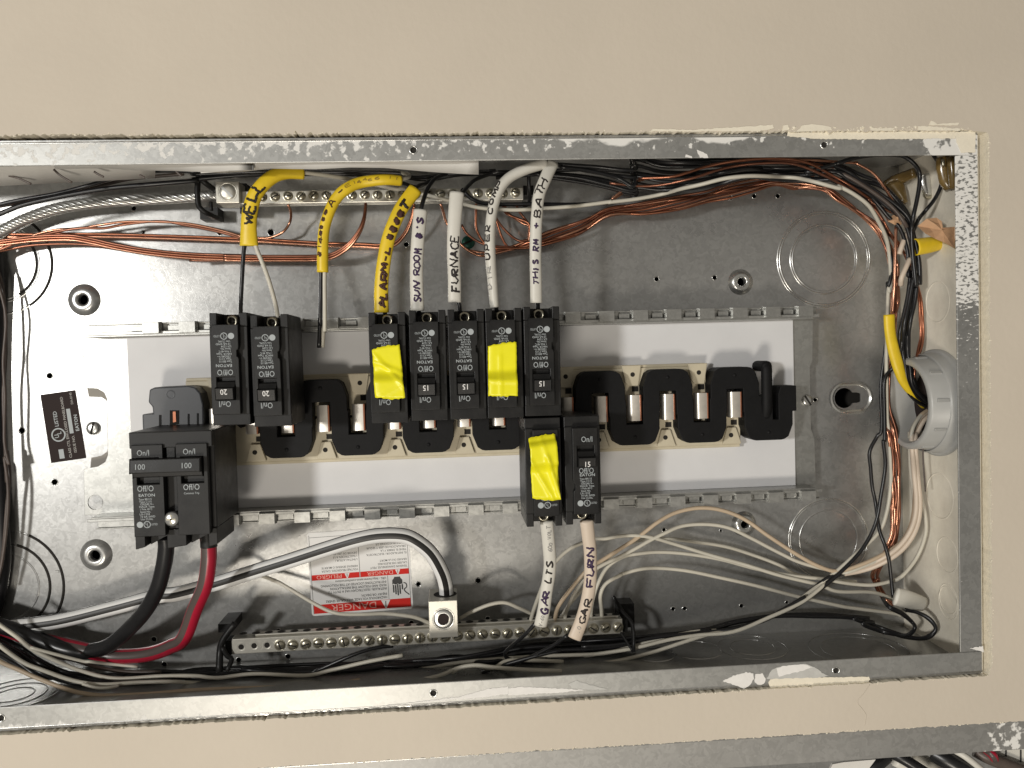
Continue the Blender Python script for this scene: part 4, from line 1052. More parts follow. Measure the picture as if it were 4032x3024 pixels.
cable('greyish white cable jacket hand lettered FURNACE in black', 'C 642,1418,-17 640,1200 632,1000,-17 636,800 648,620,-18 662,462,-20',
      [4.5, 4.4, 4.6, 5.0], [2.7, 2.7], 'white_jacket',
      [('C 668,1390,-18 682,1440,-18 690,1520,-20', 'black_wire'), ('C 690,490,-22 730,440,-28 770,395,-36 830,345,-46 950,300,-56 1050,282 1300,290,-62', 'black_wire')],
      [('FURNACE', .10, .62, 4.8, -.4, .50, 'marker_black')], GY)
cable('white cable seen edge on, black letters along its left side, curving up right', 'C 990,1462,-16 972,1250 955,1050,-16 950,850,-16 965,650,-17 1015,470,-18 1100,345,-19 1250,262,-20 1435,205,-22',
      [3.1, 3.6, 3.6, 3.6, 3.8], [4.3, 4.3], 'white_jacket', [('C 1000,1440,-16 1010,1500,-20', 'black_wire')],
      [('DIR', .10, .24, 2.4, 1.9, .34, 'print_faint'), ('UPER COMP', .27, .72, 2.7, 1.7, .42, 'marker_black')], GY)
cable('white cable jacket hand lettered THIS RM + BATH in purple', 'C 1352,1422,-15 1350,1250 1346,1050,-15 1348,850 1358,650,-15 1378,480,-16 1430,345,-18 1495,200,-22',
      [4.1, 4.0, 4.0, 4.3], [2.7, 2.8], 'white_jacket', [('C 1366,1400,-16 1368,1500,-20', 'black_wire')],
      [('THIS RM', .12, .44, 3.6, .2, .46, 'marker_purple'), ('+', .49, .55, 4.0, .2, .46, 'marker_purple'), ('BATH', .58, .86, 4.4, .2, .42, 'marker_black')], GY)
cable('white cable hand lettered GAR LTS with grey factory print', 'M 1388,1245,-32 1420,1100,-30 1440,950,-28 1465,800,-26 1472,680,-24 1460,520,-20 1442,335,-16',
      [4.6, 4.5, 4.5, 4.6], [2.6, 2.7], 'white_jacket',
      [('M 1420,345,-17 1425,310,-18', 'black_wire'), ('M 1345,1225,-33 1250,1330,-38 1130,1430,-46 1080,1490,-52 1120,1540,-58 1250,1560,-62 1500,1570 S 400,390,-66 1100,350 1700,240 2212,150', 'black_wire')],
      [('GAR', .13, .36, 4.4, .2, .55, 'marker_purple'), ('LTS', .42, .64, 4.2, .4, .46, 'marker_black'), ('600 VOLT', .72, .97, 2.6, -.6, .24, 'print_faint'), ('V-60', .01, .12, 2.6, .2, .2, 'print_faint')], GW)
cable('pinkish white cable hand lettered GAR FURN, lowest end by the neutral bar', 'M 1685,1358,-26 1740,1220,-26 1780,1090,-25 1810,950,-24 1825,800,-22 1822,600,-20 1808,480,-18 1790,330,-15',
      [4.9, 4.6, 4.5, 4.7], [2.7, 2.8], 'pink_jacket',
      [('M 1775,345,-16 1770,305,-18', 'black_wire'), ('M 1625,1330,-30 1500,1420,-36 1300,1520,-44 1100,1600,-52 900,1655,-58 R 1500,720,-70', 'black_wire')],
      [('GAR', .14, .36, 5.0, .2, .52, 'marker_black'), ('FURN', .45, .80, 4.6, .2, .55, 'marker_purple'), ('2.0', .02, .12, 2.6, .2, .22, 'print_faint')], GW)

# --- large supply cables
mb = MB(); mb.tube(path('K 1440,690,-30 1448,780,-32 1425,950,-36 1370,1150,-42 1270,1330,-50 1130,1490,-58 950,1640,-66 P 760,365,-72 600,352 400,285,-74 200,205 0,140,-72 -250,60'), 5.4, n=16, sub=8)
tag(build('supply_cable', mb, 'black_wire', None), 'thick plain black cable curving down from the main breaker', 'cable')
mb = MB(); mb.tube(path('L 258,470,-28 270,560,-28 268,700,-29 235,900,-33 150,1100,-42 P 1600,250,-52 1480,325,-57 1330,380,-63 1150,405,-68 950,402,-72 750,355 500,300,-76 250,240 100,190 -100,130 -300,60'), 5.2, n=20, sub=8)
tag(build('supply_cable', mb, 'red_insulation', None), 'thick red striped cable curving down from the main breaker', 'cable')
mb = MB(); mb.tube(path('P -400,230,-82 K -100,1500,-80 50,1478,-80 350,1450,-78 600,1408 1000,1308,-76 1380,1210,-74 L 0,968,-72 330,880,-68 650,780,-62 1000,672,-56 1300,575,-50 1550,500,-46 1750,462,-45 1950,462,-45 M 300,505,-46 430,610,-50 520,760,-56 560,880,-62 572,1010,-66 575,1080,-66'), 5.4, n=20, sub=8)
tag(build('supply_cable', mb, 'neutral_insulation', None), 'thick black and white striped neutral cable bending into the lower lug', 'cable')
# black sleeve over the red cable where it leaves the breaker
wire('L 262,430,-28 268,500,-28 271,560,-28', 5.6, 'black_plastic', '', 'cable_sleeve', parent=bpy.data.objects['supply_cable.001'], n=14)
# bare stranded aluminium ground
pts = path('A 1960,690,-72 1870,708,-74 1700,715,-76 1400,732,-78 1000,752,-80 700,785,-82 450,835,-84 250,905,-86 100,975 -50,1060 -200,1200')
cs, ts = spline(pts, 10)
g = thing('bare_aluminium_cable', pts[0], 'bare stranded aluminium ground cable running left from the upper lug', 'cable')
for s_ in range(7):
    P = []
    for i, (c, t) in enumerate(zip(cs, ts)):
        sd, nm = frame(t); a = i * .42 + s_ * 2 * PI / 7
        P.append(c + sd * 2.9 * math.sin(a) + nm * 2.9 * math.cos(a))
    mb = MB(); mb.tube(P, 1.5, n=7, sub=1); build('strand', mb, 'aluminium_strand', g)

# --- bare copper wires
RCu = 1.0
LG = 'bare copper wires along the upper left of the box'
wire('A -200,1260,-86 0,1165,-86 200,1085,-84 450,1012,-82 700,992 900,960,-80 1100,935 1400,937 1650,955 1900,1005 2100,1062 B 540,832,-84 700,855 820,848 920,800,-82 975,720 985,640,-76 960,565,-72', RCu, 'copper', 'bare copper wire humped highest on the left, rising to the third bar screw', 'copper_wire', LG)
wire('A -200,1270,-84 0,1172,-84 200,1095 450,1025,-80 700,985,-78 900,985 1100,950,-80 1400,925 1650,965 1900,1015 2100,1070 B 540,842,-86 640,862,-88', RCu, 'copper', 'bare copper wire twisted round the highest copper wire on the left', 'copper_wire', LG, dy=-.6)
for dy, lab in ((0, 'upper wire of the middle copper pair crossing behind the yellow cables'), (-2.0, 'lower wire of the middle copper pair crossing behind the yellow cables')):
    wire('A -200,1030,-90 0,1042,-88 300,1046 500,1040 800,1042 1200,1050 1700,1066 2100,1080 B 700,862,-88 1000,882 1300,900,-86 1600,906 1760,915 1880,900,-82 1960,830,-78 2020,720,-74 2052,600,-70 2058,560,-68', RCu, 'copper', lab, 'copper_wire', LG, dy=dy, do=dy * .5)
for k, lab in enumerate(('top wire of the lowest copper trio, looping up to the ground bar', 'middle wire of the lowest copper trio, looping up to the ground bar', 'bottom wire of the lowest copper trio, looping up to the ground bar')):
    wire('A -200,1130,-84 0,1120,-84 300,1085,-82 600,1075,-80 800,1105 1000,1150 1300,1200 1700,1236 2212,1252 B 400,1030,-78 800,1034 1200,1032,-76 1350,1010,-72 1480,930,-68 1570,820,-66 1620,700,-66 1638,565,-70', RCu, 'copper', lab, 'copper_wire', LG, dy=(k - 1) * -1.7, dx=(k - 1) * 1.9 if False else 0, do=(k == 1) * .8)
wire('A -200,1225,-88 0,1185,-88 300,1132 700,1125 1000,1165 1300,1212 1700,1245 2000,1262 B 100,1045,-82', RCu, 'copper', 'short copper wire along the underside of the lowest copper trio', 'copper_wire', LG, dy=-.6)
RG = 'bare copper wires in the bundle sweeping to the upper right'
starts = ['C 830,560,-72 828,650,-76 832,780,-80 900,900,-82 1000,945 1100,945', 'C 520,560,-72 545,640,-76 580,740,-80 700,915,-84 850,1008 1000,990', 'C 985,600,-72 1005,690,-78 1100,808,-82 1200,880 1280,875',
          'C 1060,560,-70 1090,640,-78 1200,690 1290,740', 'C 1075,560,-70 1110,640,-80 1220,720 1300,770', 'C 700,740,-84 760,830,-86 900,910 1100,935', 'C 960,560,-72 985,640,-82 1100,930,-88', 'C 640,560,-72 690,900,-86 850,980 1050,960', 'C 1180,560,-72 1200,620,-78 1300,760,-82']
mid = 'C 1300,905,-82 1500,850 1750,765 D 0,850,-80 300,815 600,760,-76 850,710 1050,660,-74 1250,620 1450,592,-72 1650,600'
tails = ['E 345,690,-64 480,790 640,895 820,1030 920,1200 985,1400 1000,1600,-60 J 1010,100 1000,300,-58 992,440,-58 975,560,-62 960,760,-66 935,900 905,1050 895,1200 905,1400 O 960,0,-62 995,300 995,560 1000,760 985,950 940,1080',
         'E 290,540,-62 430,620 640,715 780,830 870,960 950,1090 1040,1200,-56 1120,1330 1160,1500 J 1190,80,-56 1235,300 1265,480 1270,640 1235,780 1200,900,-54 1180,1050 1205,1160,-58']
for i, st in enumerate(starts):
    r_ = random.Random(40 + i)
    a = path(st); b_ = path(mid); c_ = path(tails[0] if i % 3 else tails[1])
    oy = (i - 4) * 1.25; pts = list(a)
    for j, q in enumerate(b_):
        k_ = math.sin(j * .8 + i) * 1.4
        pts.append((q[0], q[1] + oy * (1 if j % 3 else .6) + k_, q[2] + r_.uniform(-3, 3)))
    for j, q in enumerate(c_):
        t_ = min(1, j / 3)
        pts.append((q[0] + (oy * .55 + r_.uniform(-.8, .8)) * (1 if i % 3 else .35), q[1] + r_.uniform(-1, 1), q[2] + r_.uniform(-2.5, 2.5)))
    wire(pts, RCu, 'copper', 'bare copper wire in the bundle sweeping from the ground bar to the right side', 'copper_wire', RG, sub=5)
wire('C 2100,470,-66 D 20,740,-62 120,660 230,590 320,560,-64', RCu, 'copper', 'short bright copper wire crossing steeply over the white wire, centre right', 'copper_wire')
wire('D 1500,400,-40 1750,400,-40 2130,425,-40 E 640,455,-38 800,550,-38 905,680,-40 990,830,-46 1010,900,-50', RCu, 'copper', 'bright copper wire arching clear of the bundle in the top right corner', 'copper_wire')
wire('D 0,600,-46 350,625 700,562,-38 1000,470 1300,428,-34 1600,432 E 330,565,-38 560,690,-42 780,850,-48 900,1000', RCu, 'copper', 'copper wire woven over the front of the black bundle, right of centre', 'copper_wire')
wire('D 250,560,-44 560,540,-36 850,455 1150,400,-32 1450,385 1700,415,-34 E 420,570,-40 640,700 860,860,-50 960,1010', RCu, 'copper', 'copper wire crossing the front of the black bundle close to the rim', 'copper_wire')
wire('E 760,790,-54 860,855,-50 960,910,-50 1010,920,-52', RCu, 'copper', 'short glinting copper wire end by the tan paper scrap', 'copper_wire')
wire('D 880,440,-40 1100,412 1350,390,-38 1700,420,-40 2000,470,-46', RCu, 'copper', 'copper wire lying highest under the top rim, right of centre', 'copper_wire')
wire('E 1015,1040,-48 1010,1300,-46 1000,1659 J 1012,0,-46 995,260,-46 980,430,-48', 1.2, 'copper', 'brightest vertical copper wire, left of the black wires on the right side', 'copper_wire')
for k, (dx, dm_) in enumerate(((0, 0), (2.2, 2), (4.2, -2), (-2.0, 1), (6.0, -4))):
    wire('J 915,1000,-66 910,1300,-66 O 975,0,-64 1000,250 1002,500 1010,750 990,930 960,1050,-70 880,1180,-80 805,1330,-86 820,1400,-88', RCu, 'copper', 'bare copper wire in the vertical bundle below the grey conduit fitting', 'copper_wire', 'copper wires in the lower right vertical bundle', dx=dx, do=dm_, jit=.7)
for k in range(3):
    wire('O 805,1390,-84 840,1480,-86 890,1560 Q 905,100,-84 960,160,-82', RCu, 'copper', 'bare copper end curling down into the lower right corner', 'copper_wire', 'copper ends in the lower right corner', dx=k * 1.6, dy=k * .8)

# --- black wires
TB = 'black wires in the bundle under the top rim'
wire('A -200,835,-50 0,785,-50 200,742 500,690 800,612 1100,525,-46 1400,492,-46 1700,500 B 150,300,-50 700,280,-54 1300,285,-56 1900,290 C 300,330,-58 600,300 1000,270', RW, 'black_wire', 'upper of the two black wires sweeping in from the upper left', 'black_wire', 'two black wires at the upper left')
wire('A -200,945,-46 0,868,-46 200,790 500,722 900,652 1300,612 1700,578,-50 B 150,345,-52 550,310,-56 900,300,-60 1400,300 1900,315 C 400,345 700,300 1100,300', RW + .3, 'black_wire', 'lower and thicker of the two black wires sweeping in from the upper left', 'black_wire', 'two black wires at the upper left')
wire('A -200,850,-54 0,800,-54 200,768 500,705 800,640 1100,570 1300,545,-54 1600,520', RW - .2, 'brown_wire', 'greyish wire between the two black wires at the upper left', 'brown_wire')
lt = ['C 1560,240,-30 1800,265,-34 2050,330,-40 2212,395', 'C 1540,215,-32 1850,235 2212,262', 'C 1300,300,-52 1700,330,-50 2000,400 2212,430', 'C 1000,330,-58 1500,300 1900,340 2212,420', 'C 1550,225,-44 1900,290 2212,330', 'C 700,430,-62 800,520 950,560,-66 1300,560 1800,560 2212,500',
      'C 1300,280,-56 1800,260 2212,290', 'C 1400,320,-62 1800,380 2212,470', 'C 1600,260,-50 1900,330 2212,370']
dmid = [(200, 500), (450, 540), (700, 540), (950, 510), (1200, 480), (1450, 485), (1700, 500)]
et = ['E 420,560,-44 560,640 720,720 860,830,-46 980,940 1080,1040,-46 1140,1150 1170,1300 1180,1500,-46 J 1180,50,-48 1160,250 1120,450 1085,620 1085,780,-52 1105,950 1150,1120,-54 1240,1240,-58 1330,1290,-62',
      'E 500,560,-50 700,620 860,670,-50 1000,770 1090,870 1140,960 1160,1150 1190,1350 1190,1550 J 1165,150,-50 1135,380 1100,560 1080,700 1060,850,-56 1000,950,-62 930,1050 920,1300 925,1600 O 915,80,-62 928,300 900,580 840,840 730,1060 560,1260 330,1460,-62 60,1640 N 1950,1090,-58 1700,1230 1400,1350 1100,1400,-64 700,1440 300,1500 0,1520',
      'E 380,530,-46 560,580 740,690 900,810 1010,910 1090,1010 1150,1200 1175,1400 1185,1600 J 1170,100,-46 1140,330 1095,560 1075,740,-54 1095,900 1130,1080,-56 1200,1200,-60 1310,1270,-64',
      'E 340,600,-58 520,670 700,770 830,900 920,1050 970,1200 990,1400 975,1600 J 965,150,-64 955,430 940,800 900,1100 905,1500 O 850,40,-66 790,180 795,330,-66 810,500 835,650 870,900,-60 930,1050,-56 975,1200 995,1380 1000,1540,-54']
for i in range(8):
    r_ = random.Random(90 + i)
    pts = path(lt[i]); oy = (i - 4) * 3.4
    for (x, y) in dmid:
        q = u('D', x, y, -52 + r_.uniform(-12, 10)); sp = 1.0 + .35 * math.cos(x / 420.0)
        pts.append((q[0], q[1] - oy * .9 * sp + r_.uniform(-1, 1), q[2]))
    tail = path(et[(0, 1, 2, 3, 0, 2, 0, 2, 1)[i]]); off = (i // 4) * 1.6 - .8
    pts += [(q[0] + off * 1.6 + r_.uniform(-.9, .9) + (i - 4) * .55, q[1] + off + r_.uniform(-.5, .5) - oy * .7 * max(0, 1 - k_ / 4), q[2] + (i % 3) * 2) for k_, q in enumerate(tail)]
    wire(pts, RW, 'black_wire', 'black insulated wire in the bundle running under the top rim and down the right side', 'black_wire', TB, sub=5)
wire('D 1700,510,-40 1950,440,-36 E 480,455,-34 620,410,-34 800,380 1000,378 1100,400 1190,470 1235,560,-36 1230,680 1205,820 1175,960 1160,1080,-40 1170,1300 1200,1600 J 1180,120,-44 1140,400,-46', RW + .1, 'black_wire', 'black wire arching highest into the top right corner then straight down', 'black_wire')
wire('E 1360,375,-40 1420,470,-38 1445,580,-36 1430,680,-38 1370,800 1290,900 1225,980,-48 1180,1080,-46', RW, 'black_wire', 'black wire coming from the corner clamp, nearest the right rim', 'black_wire')
wire('E 560,600,-52 780,640,-50 900,690 1000,770,-50 1080,860 1130,940 1150,1010', RW, 'black_wire', 'black wire running behind the amber clamp in the top right corner', 'black_wire')
wire('E 390,525,-44 480,545,-42 600,600,-40 760,700,-40 900,800 1010,900 1090,1010 1130,1080,-44', RW, 'brown_wire', 'grey ribbed looking wire on top of the upper right bundle', 'black_wire')
wire('P 2100,520,-66 R 0,640,-64 150,590,-62 400,480,-60 600,400,-60 800,345,-62 960,330,-66', RW, 'black_wire', 'black wire slanting up to the underside of the neutral bar', 'black_wire')
wire('M 880,1655,-50 1100,1580,-46 1350,1510,-42 1560,1460,-40', RW, 'black_wire', 'cut black wire end pointing right below the GAR FURN cable', 'black_wire')
BB = 'black wires in the dark bundle along the bottom'
for i in range(7):
    r_ = random.Random(140 + i)
    pts = []
    for x, y in ((-120, 150 + i * 26), (150, 290 + i * 28), (350, 420 + i * 27), (600, 530 + i * 22), (900, 590 + i * 17), (1300, 600 + i * 16), (1700, 610 + i * 13), (2100, 590 + i * 11)):
        pts.append(u('P', x, y + 20, -70 + r_.uniform(-14, 8)))
    for x, y in ((300, 640 + i * 14), (700, 585 + i * 16), (1100, 530 + i * 18), (1600, 470 + i * 20), (2000, 410 + i * 22)):
        pts.append(u('R', x, y, -70 + r_.uniform(-14, 6)))
    for x, y in ((150, 330 + i * 28), (600, 290 + i * 32), (1100, 255 + i * 25), (1600, 210 + i * 14), (2100, 150 + i * 9)):
        pts.append(u('S', x, y, -74 + r_.uniform(-12, 4)))
    pts += path(('T 600,350,-80 1000,290 1400,285 1750,290 2050,350 Q 700,310,-76 880,380 1030,415,-66 1130,410,-56 1190,360,-50 1165,290,-54 1070,220 950,150 890,70,-70' if i % 2 else 'T 500,345,-82 900,275 1300,265 1700,270 2000,310 Q 620,260,-78 860,350 1060,420,-64 1230,455,-52 1330,430,-44 1385,360,-42 1340,280,-44 1230,215,-50 1100,190,-60') if i < 4 else 'N 1500,1330,-74 1800,1180,-66 2100,960,-62 O 500,1320,-62')
    pts = [(p[0], p[1] + (r_.uniform(-.8, .8)), max(p[2], D + 2)) for p in pts]
    pts = [(p[0], max(p[1], YB + 2), p[2]) for p in pts]
    wire(pts, RW, 'black_wire', 'black insulated wire in the dark bundle along the bottom of the box', 'black_wire', BB, sub=5)
wire('O 1265,140,-40 1270,300 1290,560,-36', .6, 'brown_wire', 'thin brown thread hanging below the conduit fitting', 'thread', cat='thread')

# --- white wires
NB = 'white wires from the neutral bar sweeping right'
wire('M 1515,1205,-70 1530,1120,-66 1570,1040,-62 1660,920,-60 1800,760,-58 N 200,760,-60 430,615,-62 520,548 650,450 800,372,-64 1000,332 1200,352 1400,432 1600,572,-62 1850,735 2050,842 2212,882 O 700,1235,-60 900,1140 1060,1030 1150,880 1185,700,-58 1190,500 1170,300 1158,100 J 1155,1560,-56 1190,1470,-58 1250,1385 1320,1335,-62', RW + .1, 'tan_wire', 'pinkish tan wire in the highest arc right of the GAR FURN cable', 'neutral_wire', NB)
wire('M 1602,1190,-70 1615,1120,-66 1680,980,-62 1780,830 1900,735,-60 N 300,762,-62 440,690 560,622 700,552 850,490,-64 1050,474 1250,502 1450,592 1700,722,-64 1900,812 2212,888 O 600,1300,-62 850,1190 1020,1080 1130,940 1180,780 1175,560,-60 1150,350 1140,0', RW, 'white_wire', 'white wire in the second highest arc right of the GAR FURN cable', 'neutral_wire', NB)
wire('M 1300,1215,-70 1330,1110,-66 1385,960,-60 1440,820,-58 1530,680 1640,580,-60 1760,525 1870,492 1960,488 N 310,578,-62 450,572 600,592 800,650,-66 1100,742 1400,825 1700,918 2040,1000,-66 2212,1060 O 800,1500,-70 1000,1570,-74', RW, 'white_wire', 'white wire arching from behind the GAR LTS cable, straight down to the right', 'neutral_wire', NB)
wire('M 1830,1190,-70 1832,1100,-68 1850,1000,-66 1890,880,-64 N 200,850,-66 330,762 460,732 650,716,-70 900,732 1200,782 1500,862 1800,920,-68 2090,952 O 500,1405,-66 650,1425 800,1430,-64 950,1400 1040,1370,-60 1140,1270 1230,1130 1290,950,-56 1290,800 1250,600 1200,350 1160,150 1165,0 J 1150,1600,-54 1180,1490 1250,1385,-58 1325,1330,-64', RW, 'white_wire', 'white wire looping up the cream side wall into the conduit fitting', 'neutral_wire', NB)
wire('M 1925,1190,-70 1920,1100,-68 1912,980,-64 1960,880 2080,810,-64 N 330,908,-66 490,865 650,856,-72 900,880 1200,942 1500,1010 1850,1102,-74 2212,1182 Q 600,165,-76 980,215,-80 1060,240', RW, 'white_wire', 'lowest white wire right of the GAR FURN cable, running straight to the corner', 'neutral_wire', NB)
wire('M 1560,1195,-72 1650,1050,-70 1780,900,-72 N 150,830,-76 400,640,-80 700,600,-84 1000,632,-88 1250,672,-90 1500,752 1700,830,-86 1850,912 2100,952 O 650,1400,-74', RW, 'white_wire', 'white wire lying flat on the back panel behind the other neutral arcs', 'neutral_wire', NB)
wire('M 690,1182,-70 800,1122,-66 950,1062,-64 1080,1046 1200,1092,-66 1310,1142,-70', RW, 'white_wire', 'short white wire humped between the lower lug and GAR LTS cable', 'white_wire')
wire('L 2212,1235,-72 2100,1185,-70 2000,1162,-70 1800,1142,-72 1600,1148,-70 1380,1138,-70 1200,1060,-76 1000,940,-84 880,870,-88 820,845,-90 700,800,-86 600,780,-82 450,800,-80 330,850,-82', RW, 'white_wire', 'white wire crossing the lower left corner of the danger label', 'white_wire')
wire('K 2000,1040,-84 L 330,870,-84 450,825,-80 560,815,-80', RW - .3, 'white_wire', 'short pale wire tucked beside the striped neutral cable', 'white_wire')
WB = 'white wires in the bundle along the bottom'
wire('P -150,20,-56 0,135,-56 150,240 280,345,-58 450,430,-60 700,530,-62 1000,600 1400,580 1700,578 1900,595 2212,560 R 0,652,-60 300,590,-56 700,498,-50 1065,432,-48', RW, 'white_wire', 'cut white wire end pointing right under the left half of the neutral bar', 'white_wire')
wire('Y -160,520,-50 0,672,-50 250,850,-50 480,942 800,1050,-52 1100,1092 1500,1070,-54 1850,1062 P 1800,640,-66 R 0,735,-70 400,660 800,612,-68 1200,590 1600,522 2000,480,-68 S 400,440,-64 1000,415 1300,352 1600,270 2000,180,-66 N 1150,1400', RW, 'white_wire', 'long white wire winding along the bottom past the right bar bracket', 'white_wire')
wire('Y -160,700,-54 0,840,-54 200,930 400,1020,-52 700,1135,-50 900,1188 1200,1214,-48 1700,1190 2212,1150,-48 R 200,760,-50 600,700,-52', RW + .1, 'tan_wire', 'tan wire lowest in the left bottom bundle, along the rim', 'tan_wire')
wire('Y 330,690,-52 600,762,-54 900,838,-58 1000,846 1200,870,-66 1500,900', RW * .8, 'white_wire', 'thin pale wire under the black cable where the supply cables cross', 'white_wire', WB)
wire('Y 900,1085,-48 1050,1128,-47 1180,1128,-47 1290,1105,-50', RW * .8, 'white_wire', 'short white scrap of wire lying on the black bundle, lower left', 'white_wire', WB)
wire('P 300,360,-68 450,410,-70 650,440,-72 850,505,-72 1100,540,-74 1400,545', RW, 'brown_wire', 'thin grey brown wire on the left bottom bundle beneath the red cable', 'brown_wire')
wire('M 620,1655,-46 700,1610,-42 830,1592,-40 1000,1612 1300,1632,-38 1575,1642,-38', RW + .1, 'white_wire', 'cut white wire end lying lowest on the bottom wall, centre', 'white_wire')
wire('R 1100,720,-52 1350,680,-48 1500,640,-46 1700,560,-44 1850,545 2050,570,-44 S 0,490,-50 300,488,-56 600,500,-62', RW, 'white_wire', 'white wire humped under the black cut end, bottom centre', 'white_wire')
wire('S 560,560,-66 800,545,-62 1050,515,-60 1300,468 1600,390 1900,292 2212,198 N 1300,1412,-58', RW, 'white_wire', 'white wire rising to the right from the bottom centre', 'white_wire')
wire('Z 400,1060,-50 350,1180,-46 300,1330,-46', RW + .4, 'pink_jacket', 'short pale wire end crossing the copper on the right side', 'white_wire')
wire('Z 440,1390,-44 390,1500,-42 330,1640,-42 J 1060,170,-46', RW + .4, 'pink_jacket', 'second pale wire end lower down across the copper on the right side', 'white_wire')
for k, dx in enumerate((0, 3.4)):
    wire('J 1318,1345,-62 1240,1410,-58 1180,1520 O 1160,30,-54 1168,200 1185,400,-48 1205,620,-48 1195,780,-48 1150,920 1060,1050,-52 940,1150,-58 780,1232,-64 640,1275,-68 500,1300,-70', RW + .4, 'pink_jacket', ('upper' if k else 'lower') + ' of the two pinkish wires curving down left from the conduit fitting', 'white_wire', 'pair of pinkish wires at the lower right', dx=dx * .8, dy=-dx * .7)
# dark wire reflections at the left edge, built as thin tubes
wire('F -60,-300,-86 30,0,-88 52,500,-88 30,900 48,1400 60,1659 K 60,-60,-88 85,160,-88 60,420 30,800 -20,1100,-88', 1.2, 'brown_wire', 'thin dark reflection shaped as a wire, straying farthest from the left edge', 'brown_wire', 'dark reflections at the left edge')
wire('F -40,-160,-84 50,200,-84 30,600 44,900 40,1300 80,1500 K 40,0,-84 70,250 66,520,-84 20,900 -40,1150', 1.2, 'brown_wire', 'thin dark reflection shaped as a wire, lying closer to the left edge', 'brown_wire', 'dark reflections at the left edge')
mb = MB(); mb.tube(path('A -60,1150,-90 F -30,0,-94 -50,700,-94 -30,1500 K -10,100,-94 10,500,-94 25,900 -30,1250 -120,1500'), 5.5, n=14)  # dark strip at the left edge, built as a thick tube
tag(build('supply_cable', mb, 'black_wire', None), 'thick black strip just showing along the left edge of the picture', 'cable')

# ================================================================== LABELS AND LOOSE PIECES
def local_sheet(name, pc, ang, o, label, cat):
    r = thing(name, (pc[0], pc[1], o), label, cat)
    r.rotation_euler = (0, -ang, 0)
    return r
# danger label (upside down)
cn = [u('b', x, y, D) for x, y in ((215, 180), (1695, 78), (1752, 1270), (288, 1388))]
pc = [sum(p[i] for p in cn) / 4 for i in range(2)]
wid = (math.dist(cn[0][:2], cn[1][:2]) + math.dist(cn[3][:2], cn[2][:2])) / 2
hei = (math.dist(cn[0][:2], cn[3][:2]) + math.dist(cn[1][:2], cn[2][:2])) / 2
ang = math.atan2(cn[1][1] - cn[0][1] + cn[2][1] - cn[3][1], cn[1][0] - cn[0][0] + cn[2][0] - cn[3][0])
dl_ = local_sheet('danger_label', pc, ang + PI, D + .1, 'white and red danger sticker, upside down on the back panel', 'warning label')
kx, ky = wid / 80.0, hei / 64.0
def rr(x0, x1, y0, y1, r, n=5):
    out = []
    for cx_, cy_, a0 in ((x1 - r, y1 - r, 0), (x0 + r, y1 - r, PI / 2), (x0 + r, y0 + r, PI), (x1 - r, y0 + r, 1.5 * PI)):
        out += [(cx_ + r * math.cos(a0 + i * PI / 2 / n), cy_ + r * math.sin(a0 + i * PI / 2 / n)) for i in range(n + 1)]
    return out
class Lab:
    def __init__(s): s.mb = MB()
def LX(v): return v * kx - wid / 2
def LY(v): return hei / 2 - v * ky
mb = MB(); mb.prism(rr(-wid / 2, wid / 2, -hei / 2, hei / 2, 2.2), 0, .15); build('sticker', mb, 'print_white', dl_, local=True)
mb = MB()
rect(mb, LX(1.8), LX(78.2), LY(8.4), LY(1.6), .2); rect(mb, LX(1.8), LX(40.0), LY(31.4), LY(27.2), .2); rect(mb, LX(40.8), LX(78.2), LY(31.4), LY(27.2), .2)
build('red_band', mb, 'print_red', dl_, local=True)
mb = MB()
for x in (1.5, 78.3): rect(mb, LX(x), LX(x + .3), LY(62), LY(1.6), .21)
rect(mb, LX(18.6), LX(18.9), LY(27), LY(8.6), .21); rect(mb, LX(40.2), LX(40.55), LY(60), LY(27.2), .23); rect(mb, LX(1.6), LX(78.4), LY(60.4), LY(60.1), .21)
for i, (t, y) in enumerate((('HAZARDOUS VOLTAGE. WILL CAUSE SEVERE', 11.2), ('INJURY OR DEATH.', 13.8), ('INSTALLER / ELECTRICIAN HAS A DUTY TO', 18.0), ('READ AND FOLLOW THE INSTALLATION', 20.6), ('INSTRUCTIONS LOCATED AT THE FOLLOWING', 23.2), ('URL - http://www.eaton.com/instructions', 26.0))):
    text_mesh(mb, t, LX(20), LY(y), 1.75 * ky, 0, 'LEFT', .22, .92, bold=.03)
for i, t in enumerate(('TENSION DANGEREUSE. PEUT', 'CAUSER DES BLESSURES', 'GRAVES OU LA MORT.', '', 'EL INSTALADOR / ELECTRICISTA', 'TIENE EL DEBER Y LA', 'OBLIGACION DE LEER Y SEGUIR', 'LAS INSTRUCCIONES DE')):
    if t: text_mesh(mb, t, LX(2.6), LY(34.4 + i * 2.55), 1.55 * ky, 0, 'LEFT', .22, .95, bold=.01)
for i, t in enumerate(('VOLTAJE PELIGROSO. CAUSA', 'HERIDAS SEVERAS O MUERTE', '', "L'INSTALLATEUR /", "L'ELECTRICIEN A LE", 'DEVOIR DE LIRE ET')):
    if t: text_mesh(mb, t, LX(41.6), LY(34.4 + i * 2.55), 1.55 * ky, 0, 'LEFT', .22, .95, bold=.01)
build('fine_print', mb, 'print_black', dl_, local=True)
mb = MB()
text_mesh(mb, 'DANGER', LX(28.5), LY(7.5), 4.9 * ky, 0, 'LEFT', .25, 1.22)
text_mesh(mb, 'DANGER', LX(14.0), LY(30.8), 2.9 * ky, 0, 'LEFT', .25, 1.2); text_mesh(mb, 'PELIGRO', LX(54.5), LY(30.8), 2.9 * ky, 0, 'LEFT', .25, 1.2)
build('band_lettering', mb, 'print_pink', dl_, local=True)
mb = MB()
